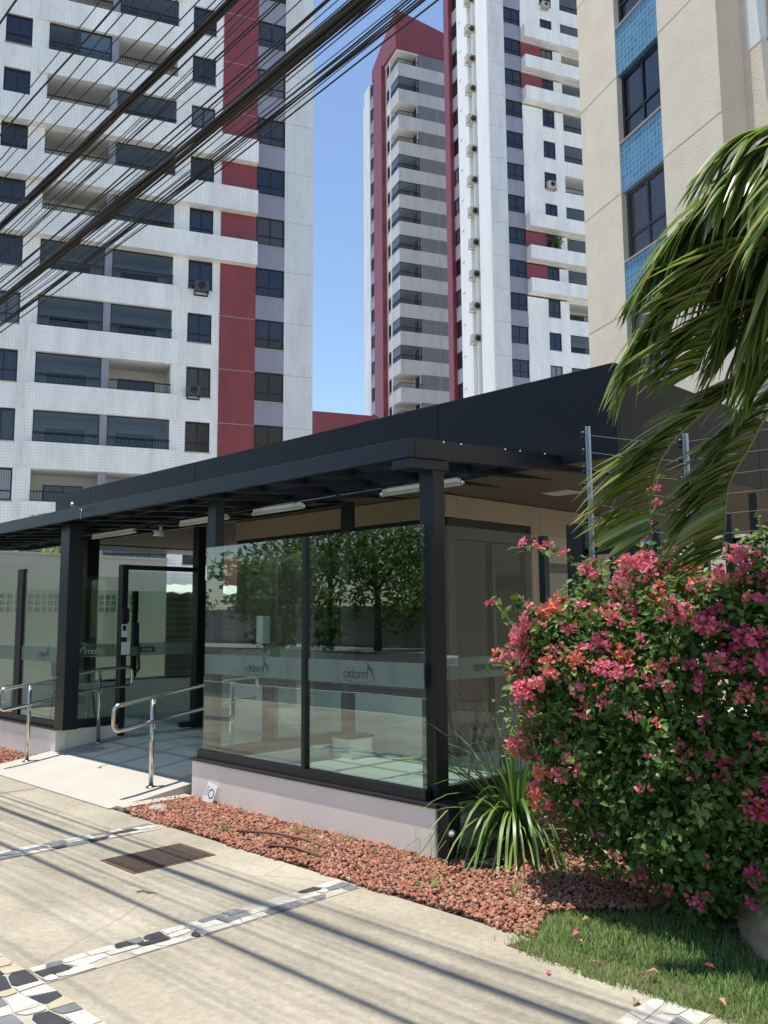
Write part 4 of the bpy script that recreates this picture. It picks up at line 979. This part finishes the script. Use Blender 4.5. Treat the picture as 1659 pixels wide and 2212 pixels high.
extra = tipf+[(-3.102, 4.529, 2.087, 0.04650000000000001), (-3.176, 4.51, 2.106, 0.037200000000000004), (-3.269, 4.492, 2.115, 0.03255), (-2.99, 4.557, 2.041, 0.04650000000000001), (-2.474, 4.585, 2.115, 0.0558), (-2.446, 4.557, 2.208, 0.04650000000000001), (-2.381, 4.538, 2.366, 0.04185), (-2.344, 4.529, 2.292, 0.037200000000000004), (-2.585, 4.557, 1.957, 0.0837), (-2.437, 4.557, 1.994, 0.07440000000000001), (-2.325, 4.557, 1.929, 0.07440000000000001), (-2.591, 4.538, 1.864, 0.0837), (-3.428, 4.604, 1.529, 0.0558), (-3.362, 4.604, 1.473, 0.07440000000000001), (-3.288, 4.576, 1.417, 0.0837)]
mb = MB()
m_gst = mat('green_stem', (.16, .18, .06), .7)
for s_ in shots: MB().tube([Vector(p)-Vector(BO) for p in s_], [.007]+[.004]*(len(s_)-1), 5).build('shoot', m_gst, bg_)
sp_ = []
for s_ in shots:
    for a, b_ in zip(s_[:-1], s_[1:]):
        for q in np.linspace(0, 1, 6): sp_.append(np.array(a)*(1-q)+np.array(b_)*q+rng.normal(size=3)*.022)
sp_ = np.array(sp_); V, F = leaf_cloud(sp_, rng.normal(size=sp_.shape)+np.array([0, 0, .5]), .07); arr_mesh('shoot_leaves', V-BO, F, m_leaf, bg_)
rads = list(rng.uniform(.03, .088, len(cl))); allc = [(*c, r_) for c, r_ in zip(cl, rads)]+extra
allc.sort(key=lambda c: -c[3])
for i, c in enumerate(allc[:99]):
    x, z = c[0], c[2]; u_ = random.random()
    m_ = (m_coral if (x < -2.9 and u_ < .5) or u_ < .2 else m_mag if x > -1.9 and u_ < .75 else m_pink)
    if z < 1.0: m_ = m_dry if u_ < .13 else m_
    V, F = bracts([np.array(c[:3])], [c[3]], 27, .034); o = arr_mesh('blossom_cluster', V-BO, F, m_, bg_)
rest = allc[99:]
for m_, sel in ((m_pink, lambda x, u_: x <= -2.1 and u_ > .22), (m_mag, lambda x, u_: x > -2.1 and u_ > .22), (m_coral, lambda x, u_: u_ <= .22)):
    q = [c for i, c in enumerate(rest) if sel(c[0], (i*37 % 100)/100)]
    if q: V, F = bracts([np.array(c[:3]) for c in q], [c[3] for c in q], 20, .034); arr_mesh('scattered_blossom', V-BO, F, m_, bg_)['kind'] = 'stuff'
print('clusters', len(allc))

# strap-leaved clump
def straps(name, base, specs, m, parent, w0=.012, seg=8):
    V = []; F = []
    for (az, el, L, wd, grav) in specs:
        p = np.array(base, float)+np.array([math.cos(az), math.sin(az), 0])*random.uniform(0, .07); d = np.array([math.cos(az)*math.cos(el), math.sin(az)*math.cos(el), math.sin(el)])
        side = unit(np.cross(d, [0, 0, 1])+np.array([0, 0, random.uniform(-.4, .4)])); o = len(V)
        for k in range(seg+1):
            q = k/seg; w_ = wd*(1-q**2.5)*(.55+.45*min(1, q*4))+.0006
            V += [p-side*w_, p+side*w_]
            d = d+np.array([0, 0, -grav*L/seg]); d /= np.linalg.norm(d); p = p+d*L/seg
            if p[2] < .015: p[2] = .015
        for k in range(seg): F.append((o+2*k, o+2*k+1, o+2*k+3, o+2*k+2))
    return arr_mesh(name, np.array(V)-np.array(parent.location), np.array(F), m, parent)
cp = empty('iris_clump', (-3.98, 5.35, 0), 0, 'clump of long strap-like green leaves between the corner post and the bougainvillea', 'plant')
sp1 = [(random.uniform(0, 6.283), random.uniform(.75, 1.5), random.uniform(.75, 1.35), random.uniform(.007, .013), random.uniform(.5, 2.6)) for _ in range(230)]
straps('leaves', (-3.98, 5.32, 0.02), sp1, m_blade, cp)
sp2 = [(random.uniform(3.6, 5.9), random.uniform(.7, 1.15), random.uniform(.8, 1.15), random.uniform(.010, .015), random.uniform(3.0, 4.6)) for _ in range(34)]
straps('leaves', (-3.92, 5.2, 0.25), sp2, m_blade, cp)

# lawn
n = 90000; X = rng.uniform(-3.05, 1.6, n); Y = 3.64+rng.random(n)**1.15*1.9
bnd = -2.92+.12*np.sin(Y*7)+.25*(Y-3.9)
k = (X > bnd+.05*rng.normal(size=n)) & (Y > 3.66+.025*np.sin(X*6)+.02*np.sin(X*17)+.012*rng.normal(size=n)-.06*np.clip(X+2.4, -1, 1)); X = X[k]; Y = Y[k]; n = len(X)
az = rng.uniform(0, 6.283, n); h = rng.uniform(.018, .046, n)*(1+.35*np.sin(X*5)*np.sin(Y*6)); ln = rng.uniform(.3, 1.1, n)*h
p0 = np.stack([X, Y, np.full(n, -.004)], 1); dr_ = np.stack([np.cos(az), np.sin(az), 0*az], 1); sd = np.stack([-np.sin(az), np.cos(az), 0*az], 1)*rng.uniform(.0012, .0026, (n, 1))
m1 = p0+dr_*ln[:, None]*.35+np.array([0, 0, 1])*h[:, None]*.6; tp = p0+dr_*ln[:, None]+np.array([0, 0, 1])*h[:, None]
V = np.stack([p0-sd, p0+sd, m1+sd*.8, m1-sd*.8, tp], 1).reshape(-1, 3); i = 5*np.arange(n)[:, None]
F = np.concatenate([i+np.array([[0, 1, 2]]), i+np.array([[0, 2, 3]]), i+np.array([[3, 2, 4]])])
o = arr_mesh('lawn_grass', V, F, m_grass); tag(o, 'short green lawn at the edge of the sidewalk', 'grass', kind='stuff')
o = MB().add([(-2.86, 3.70, .003), (2, 3.64, .003), (2, 3.88, .003), (-2.80, 3.88, .003)], [(0, 1, 2, 3)]).build('lawn_edge_soil', m_soil); struct(o, 'soil at the edge of the lawn')
o = MB().add([(-2.9, 3.88, -.012), (2, 3.88, -.012), (2, 6.5, -.012), (-2.4, 6.5, -.012)], [(0, 1, 2, 3)]).build('lawn_soil', mat('lawn_soil_colour', (.035, .05, .018), .95, var=.4, scale=20, bump=.5)); struct(o, 'dark soil under the lawn')
# weeds in the gravel
for i, (x, y) in enumerate(((-5.35, 4.42), (-4.95, 4.44), (-4.75, 4.05), (-5.05, 4.25), (-3.3, 4.35), (-3.25, 4.75), (-3.75, 4.1), (-5.9, 4.1))):
    wd = empty('weed_tuft', (x, y, .01), 0, 'small grassy weed growing in the red gravel, %s from the left' % ORD[sorted([-5.35, -4.95, -4.75, -5.05, -3.3, -3.25, -3.75, -5.9]).index(x)], 'weed', 'weeds in the gravel')
    straps('leaves', (x, y, .01), [(random.uniform(0, 6.28), random.uniform(.5, 1.4), random.uniform(.07, .17), .003, random.uniform(3, 9)) for _ in range(14)], m_grass, wd, seg=4)
# fallen leaves and petals
for i, (x, y) in enumerate(((-2.62, 3.98), (-2.55, 3.9), (-2.1, 3.80), (-1.95, 4.05), (-2.3, 4.3), (-2.35, 3.72), (-2.5, 3.55), (-2.05, 3.55), (-2.7, 4.2), (-3.6, 3.95), (-1.75, 3.72))):
    V, F = leaf_cloud(np.array([[0., 0, 0]]), np.array([[.3*random.uniform(-1, 1), .2, 1.]]), .05, .6, .35, .2)
    o = arr_mesh('fallen_leaf', V, F, m_dry if i % 3 else m_pink); o.location = (x, y, .05 if y > 3.68 else .012)
    tag(o, 'dry fallen leaf, %s of the scattered leaves counting from %s' % (ORD[i], 'the lawn edge'), 'leaf', 'fallen leaves')
o = MB().tube([(-5.0, 2.83, .006), (-4.97, 2.86, .012), (-4.93, 2.87, .007), (-4.9, 2.9, .006)], [.004, .006, .005, .002], 6).build('twig', m_bark); tag(o, 'small dark twig lying on the sidewalk', 'twig')

# boulder
import bmesh
bm = bmesh.new(); bmesh.ops.create_icosphere(bm, subdivisions=5, radius=1)
from mathutils import noise
for v in bm.verts:
    c = v.co.copy(); q = 1+.22*noise.noise(c*1.3+Vector((3, 1, 7)))+.07*noise.noise(c*4)+.02*noise.noise(c*14)
    v.co = Vector((c.x*.46*q, c.y*.36*q, c.z*.40*q))
me = bpy.data.meshes.new('boulder'); bm.to_mesh(me); bm.free()
me.polygons.foreach_set('use_smooth', [True]*len(me.polygons))
m_rock = mat('sandstone', (.36, .27, .17), .85, var=.35, scale=3.5, bump=.8, bscale=16); me.materials.append(m_rock)
o = bpy.data.objects.new('boulder', me); COL.objects.link(o); o.location = (-1.60, 4.74, .10); tag(o, 'rounded tan boulder under the bougainvillea at the lawn', 'rock')

# palm fronds
def frond(parent, pts, nl=58, L=.62, wind=np.array([-.70, -.69, -.30]), wd=.016, fwd=.55, spread=.55, grav=(.9, 2.0), jit=.10):
    P = [Vector(p) for p in pts]; n = len(P)
    def cat(t):
        f = t*(n-1); i = min(int(f), n-2); u = f-i; p0 = P[max(i-1, 0)]; p1 = P[i]; p2 = P[i+1]; p3 = P[min(i+2, n-1)]
        return .5*((2*p1)+(p2-p0)*u+(2*p0-5*p1+4*p2-p3)*u*u+(3*p1-p0-3*p2+p3)*u**3)
    O_ = Vector(parent.location)
    rp = [cat(k/24) for k in range(25)]
    MB().tube([p-O_ for p in rp], [.014*(1-k/27)+.002 for k in range(25)], 6).build('frond_stem', m_stem, parent)
    V = []; F = []
    for k in range(nl):
        for sgn in (-1, 1):
            t = .06+.94*(k+random.random()*.6)/nl; p = np.array(cat(min(t, 1))); d = np.array(cat(min(t+.02, 1))-cat(max(t-.02, 0))); d /= np.linalg.norm(d)
            s = unit(np.cross(d, [0, 0, 1.])); ll = L*(.55+.75*math.sin(math.pi*min(1, t*.85+.12)))*random.uniform(.8, 1.1)
            dr = unit(d*fwd+s*sgn*spread+wind*.85+rng.normal(size=3)*jit)
            up_ = unit(np.cross(dr, s*sgn)+rng.normal(size=3)*.15); sd = unit(np.cross(dr, up_)); o = len(V); seg = 6; w_ = wd*random.uniform(.7, 1.2)
            g = random.uniform(*grav)
            for j in range(seg+1):
                q = j/seg; ww_ = w_*(1-q**3)*(.5+.5*min(1, q*5))+.0008
                up2 = unit(np.cross(sd, dr)); V += [p-sd*ww_, p-up2*ww_*.45, p+sd*ww_]
                dr = unit(dr+np.array([0, 0, -g/seg*ll*1.5])+wind*.04+rng.normal(size=3)*.025); p = p+dr*ll/seg
            for j in range(seg): a = o+3*j; F += [(a, a+1, a+4, a+3), (a+1, a+2, a+5, a+4)]
    return arr_mesh('frond', np.array(V)-np.array(O_), np.array(F), m_palm, parent, smooth=True)
m_stem = mat('palm_rachis', (.16, .19, .06), .5)
pm = empty('palm_tree', (-1.45, 4.80, 0), 0, 'wind-blown palm with drooping green fronds at the right edge', 'palm tree')
MB().tube([(0, 0, -.05), (.03, 0, 1.2), (-.02, 0, 2.4), (0, 0, 3.45)], [.13, .09, .08, .07], 14).build('trunk', m_bark, pm)
MB().tube([(0, 0, 3.0), (0, 0, 3.75)], [.085, .04], 12).build('crownshaft', m_stem, pm)
c0 = (-1.45, 4.77, 3.45)
FR = [
 [c0, (-1.62, 4.50, 3.60), (-1.78, 4.34, 3.55), (-1.92, 4.20, 3.42), (-2.02, 4.11, 3.27), (-2.10, 4.05, 3.11), (-2.14, 4.03, 2.95)],
 [c0, (-1.50, 4.50, 3.88), (-1.60, 4.37, 3.93), (-1.74, 4.25, 3.85), (-1.85, 4.15, 3.73), (-1.91, 4.12, 3.60)],
 [c0, (-1.58, 4.48, 3.72), (-1.72, 4.33, 3.74), (-1.86, 4.20, 3.68), (-1.96, 4.11, 3.56), (-2.05, 4.04, 3.42)],
 [c0, (-1.50, 4.52, 3.75), (-1.58, 4.42, 3.70), (-1.66, 4.34, 3.50), (-1.72, 4.29, 3.26), (-1.76, 4.27, 3.02)],
 [c0, (-1.46, 4.50, 3.62), (-1.50, 4.38, 3.52), (-1.55, 4.30, 3.30), (-1.58, 4.27, 3.05), (-1.6, 4.25, 2.8)],
 [c0, (-1.44, 4.45, 3.98), (-1.48, 4.28, 4.00), (-1.56, 4.14, 3.90), (-1.64, 4.05, 3.72)],
 [c0, (-1.52, 4.62, 3.70), (-1.66, 4.50, 3.78), (-1.82, 4.38, 3.74), (-1.95, 4.30, 3.62)],
 [c0, (-1.45, 4.48, 4.02), (-1.50, 4.34, 4.10), (-1.60, 4.20, 4.06), (-1.70, 4.10, 3.92)],
 [c0, (-1.30, 4.5, 3.95), (-1.2, 4.2, 3.95), (-1.25, 3.95, 3.7), (-1.35, 3.8, 3.4)],
 [c0, (-1.2, 4.9, 4.0), (-.9, 5.1, 3.9), (-.7, 5.2, 3.5), (-.6, 5.3, 3.0)],
 [c0, (-1.5, 5.1, 3.9), (-1.6, 5.5, 3.9), (-1.7, 5.8, 3.6), (-1.8, 5.9, 3.2)],
 [c0, (-1.1, 4.6, 3.6), (-.8, 4.5, 3.3), (-.7, 4.4, 2.8)]]
for i, f_ in enumerate(FR): frond(pm, f_, 50 if i < 7 else 26, .52, wd=.025, grav=(1.2, 2.8))
FAN = [[c0, (-1.56, 4.68, 3.07), (-1.69, 4.50, 2.91), (-1.80, 4.35, 2.81), (-1.91, 4.22, 2.69), (-2.03, 4.09, 2.53), (-2.09, 4.03, 2.39), (-2.13, 4.02, 2.21), (-2.14, 4.03, 2.07)],
 [c0, (-1.59, 4.74, 2.96), (-1.71, 4.52, 2.70), (-1.79, 4.45, 2.52), (-1.85, 4.38, 2.38), (-1.88, 4.35, 2.27), (-1.90, 4.36, 2.11), (-1.93, 4.36, 1.96)],
 [c0, (-1.54, 4.62, 3.20), (-1.62, 4.30, 3.22), (-1.72, 4.16, 3.16), (-1.80, 4.08, 3.02), (-1.86, 4.06, 2.86)],
 [c0, (-1.50, 4.60, 3.45), (-1.56, 4.32, 3.52), (-1.66, 4.16, 3.48), (-1.74, 4.08, 3.34), (-1.80, 4.04, 3.20)]]
for i, f_ in enumerate(FAN): frond(pm, f_, 46, (.47, .44, .46, .46)[i], np.array([-.78, -.74, -.02]), .026, .22, .10, (.5, 1.9), .05)

# distant young palm over the cream wall
def small_tree_palm(loc, h, label):
    t_ = empty('palm_tree', loc, 0, label, 'palm tree'); L = Vector(loc)
    MB().tube([(0, 0, -.05), (0, 0, h)], [.2, .14], 10).build('trunk', m_bark, t_)
    for k in range(11):
        a = 6.283*k/11+.3; e = random.uniform(.2, .9); q = [L+Vector((0, 0, h))]
        for j in range(1, 6): q.append(q[0]+Vector((math.cos(a)*j*.5, math.sin(a)*j*.5, math.sin(e)*j*.55-.075*j*j)))
        frond(t_, q, 24, .55, np.array([-.1, -.1, -.2]), .03, spread=.9)
small_tree_palm((-24.6, 9.6, 0), 4.0, 'sunlit palm standing behind the cream wall at the left edge')

hd = empty('added_hedge', (-18.6, 6, 0), 0, 'added dark green shrubbery that darkens the openings of the cream wall', 'added_hedge')  # leaf mass added so the wall openings look dark
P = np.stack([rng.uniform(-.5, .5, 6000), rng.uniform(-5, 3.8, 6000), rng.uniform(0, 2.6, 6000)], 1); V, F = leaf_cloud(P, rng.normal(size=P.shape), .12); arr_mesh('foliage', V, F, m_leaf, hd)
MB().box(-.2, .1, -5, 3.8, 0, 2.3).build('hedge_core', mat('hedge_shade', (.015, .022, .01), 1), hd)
# potted plants on balconies
def potted(root, p, h, r, label, pot=(.22, .3)):
    w_ = root.matrix_world @ Vector(p); t_ = empty('potted_plant', w_, 0, label, 'plant')
    MB().lathe((0, 0, 0), [(pot[0]*.7, 0), (pot[0], pot[1]), (pot[0]*.9, pot[1]), (0, pot[1]*.9)], 16).build('pot', mat('terracotta', (.4, .17, .09), .8), t_)
    n = 260; P = np.array([0, 0, pot[1]+h*.5])+unit(rng.normal(size=(n, 3)))*np.array([r, r, h*.55])*rng.uniform(.2, 1, (n, 1)); V, F = leaf_cloud(P, rng.normal(size=P.shape), .22); arr_mesh('leaves', V, F, m_leaf, t_)
potted(TR, (5.0, -.35, 33.85), 1.2, .6, 'bushy potted plant on a ledge of the middle white tower')
potted(TR, (4.4, -.45, 33.85), .3, .2, 'small pot beside the bushy plant on the middle tower ledge')
for i, x in enumerate((-8.2, -8.8, -9.4)): potted(TL, (x, .25, 22.0), .35, .28, 'potted plant lined up on a left tower balcony, %s from the right' % ORD[i], (.14, .2))
potted(TL, (-12.3, .35, 4.6), .9, .5, 'leafy potted plant on a low left tower balcony')
# street trees on the other side of the road (seen mirrored in the glass)
def tree(loc, h, r, label, n=2600, seed=0):
    t_ = empty('street_tree', loc, 0, label, 'tree', 'trees across the road'); rs = random.Random(seed)
    mb = MB(); mb.tube([(0, 0, -.1), (.1, .05, h*.3), (0, 0, h*.55)], [.22, .16, .12], 10)
    tips = []
    for k in range(6):
        a = 6.283*k/6+rs.random(); tip = (math.cos(a)*r*.6, math.sin(a)*r*.6, h*rs.uniform(.6, .9)); tips.append(tip); mb.tube([(0, 0, h*.45), (tip[0]*.4, tip[1]*.4, h*.6), tip], [.1, .07, .03], 6)
    mb.build('trunk', m_bark, t_)
    cs = np.array(tips+[(rs.uniform(-.8, .8)*r, rs.uniform(-.7, .7)*r, h*rs.uniform(.25, .95)) for _ in range(16)])
    c = cs[rng.integers(0, len(cs), n)]; P = c+unit(rng.normal(size=(n, 3)))*r*.36*rng.uniform(.4, 1.05, (n, 1))
    V, F = leaf_cloud(P, rng.normal(size=P.shape)+np.array([0, 0, .6]), .30); arr_mesh('crown', V, F, m_tree, t_)
for i, (x, y, h, r) in enumerate(((-34, -24, 7.0, 3.9), (-28, -12.4, 4.2, 2.2), (-25, -24.5, 7.4, 4.2), (-17.5, -12.0, 3.6, 1.9), (-13, -24.6, 7.0, 4.0), (-41, -14.5, 5.6, 3.2), (-9, -12.5, 4.2, 2.2), (-47, -14, 7.5, 4.4), (-30, -26.5, 8.4, 4.6), (-19.5, -25, 7.4, 4.2), (-3, -12, 5.5, 2.8), (4, -12, 6, 3), (-39, -25, 9, 5), (-13, -25, 8, 4.4))):
    tree((x, y, .05), h, r, 'leafy street tree across the road, %s planted' % ORD[i], 3400, i)
o = bx(-80, 30, -28.2, -28, -.05, 2.4).build('street_wall', m_greywall); tag(o, 'long grey wall on the far side of the second carriageway', 'wall')

# ---------------------------------------------------------------- small things
def chair(loc, rz, label):
    t_ = empty('metal_chair', loc, rz, label, 'chair', 'black waiting chairs')
    mb = MB()
    for x in (-.2, .2):
        mb.tube([(x, .22, 0), (x*.95, .16, .43)], .012, 8); mb.tube([(x*1.02, -.24, 0), (x, -.18, .43), (x*.95, -.26, .86)], .012, 8)
    mb.build('frame', m_frame, t_); bx(-.21, .21, -.2, .2, .43, .455).build('seat', m_frame, t_, .01)
    MB().hexa([(-.2, -.19, .5), (.2, -.19, .5), (.2, -.215, .5), (-.2, -.215, .5)], [(-.19, -.25, .85), (.19, -.25, .85), (.19, -.275, .85), (-.19, -.275, .85)]).build('backrest', m_frame, t_, .004)
    return t_
chair((-11.95, 5.7, .22), R(-70), 'black chair behind the left glass wall beside the entrance')
chair((-4.75, 6.15, .22), R(80), 'black chair at the right end inside the glass room')
# garden spotlight, plate, plaque, hoses
gs = empty('garden_spotlight', (-4.0, 4.62, .02), 0, 'small dark garden spotlight on a stake beside the corner post', 'light')
MB().tube([(0, 0, 0), (0, 0, .14)], .006, 6).build('stake', m_frame, gs); MB().tube([(.03, -.045, .19), (-.04, .05, .12)], [.034, .026], 14).build('lamp_head', m_frame, gs)
MB().tube([(.032, -.048, .192), (.031, -.0465, .191)], .020, 14).build('lens', m_sill, gs)
o = bx(-.11, .11, -.08, .08, 0, .03).build('junction_box', m_bplastic, bevel=.008, loc=(-3.80, 4.70, .03)); o.rotation_euler = (0, .12, .5); tag(o, 'black junction box lying in the gravel by the garden spotlight', 'junction box')
o = MB().lathe((0, 0, 0), [(0, .035), (.075, .03), (.085, .01), (.085, 0)], 24).build('ground_marker', m_sill, loc=(-6.96, 4.12, .01)); tag(o, 'flat grey disc lying in the gravel near the ramp', 'disc')
pq = bx(-.075, .075, -.004, .004, 0, .17).build('warning_plaque', m_plastic, loc=(-6.83, 4.54, .02)); pq.rotation_euler = (R(-14), R(12), 0); tag(pq, 'small white plaque with grey print leaning against the pink wall', 'sign')
ro = MB(); ro.lathe((0, 0, 0), [(.034, 0), (.042, .001), (.034, .002)], 20); ro.v = [(x+.02, -.0045-z, y+.09) for x, y, z in ro.v]; ro.build('printed_ring', m_mos[1], pq)
mb = MB()
for k in range(4): mb.box(-.065, -.03, -.0055, -.0045, .06+k*.022, .066+k*.022)
mb.build('printed_lines', m_mos[2], pq)
m_hose = mat('brown_hose', (.16, .075, .05), .6)
o = MB().tube([(-5.75, 4.10, .03), (-5.4, 4.22, .045), (-5.1, 4.26, .04), (-4.85, 4.24, .03)], .011, 8).build('garden_hose', m_hose); tag(o, 'brown irrigation hose on the gravel, the longer one nearer the wall', 'hose', 'irrigation hoses')
o = MB().tube([(-5.25, 3.98, .03), (-5.0, 4.06, .045), (-4.7, 4.06, .03)], .010, 8).build('garden_hose', m_hose); tag(o, 'brown irrigation hose on the gravel, the shorter one nearer the sidewalk', 'hose', 'irrigation hoses')
for o in list(bpy.data.objects):
    if 'used' in o: del o['used']
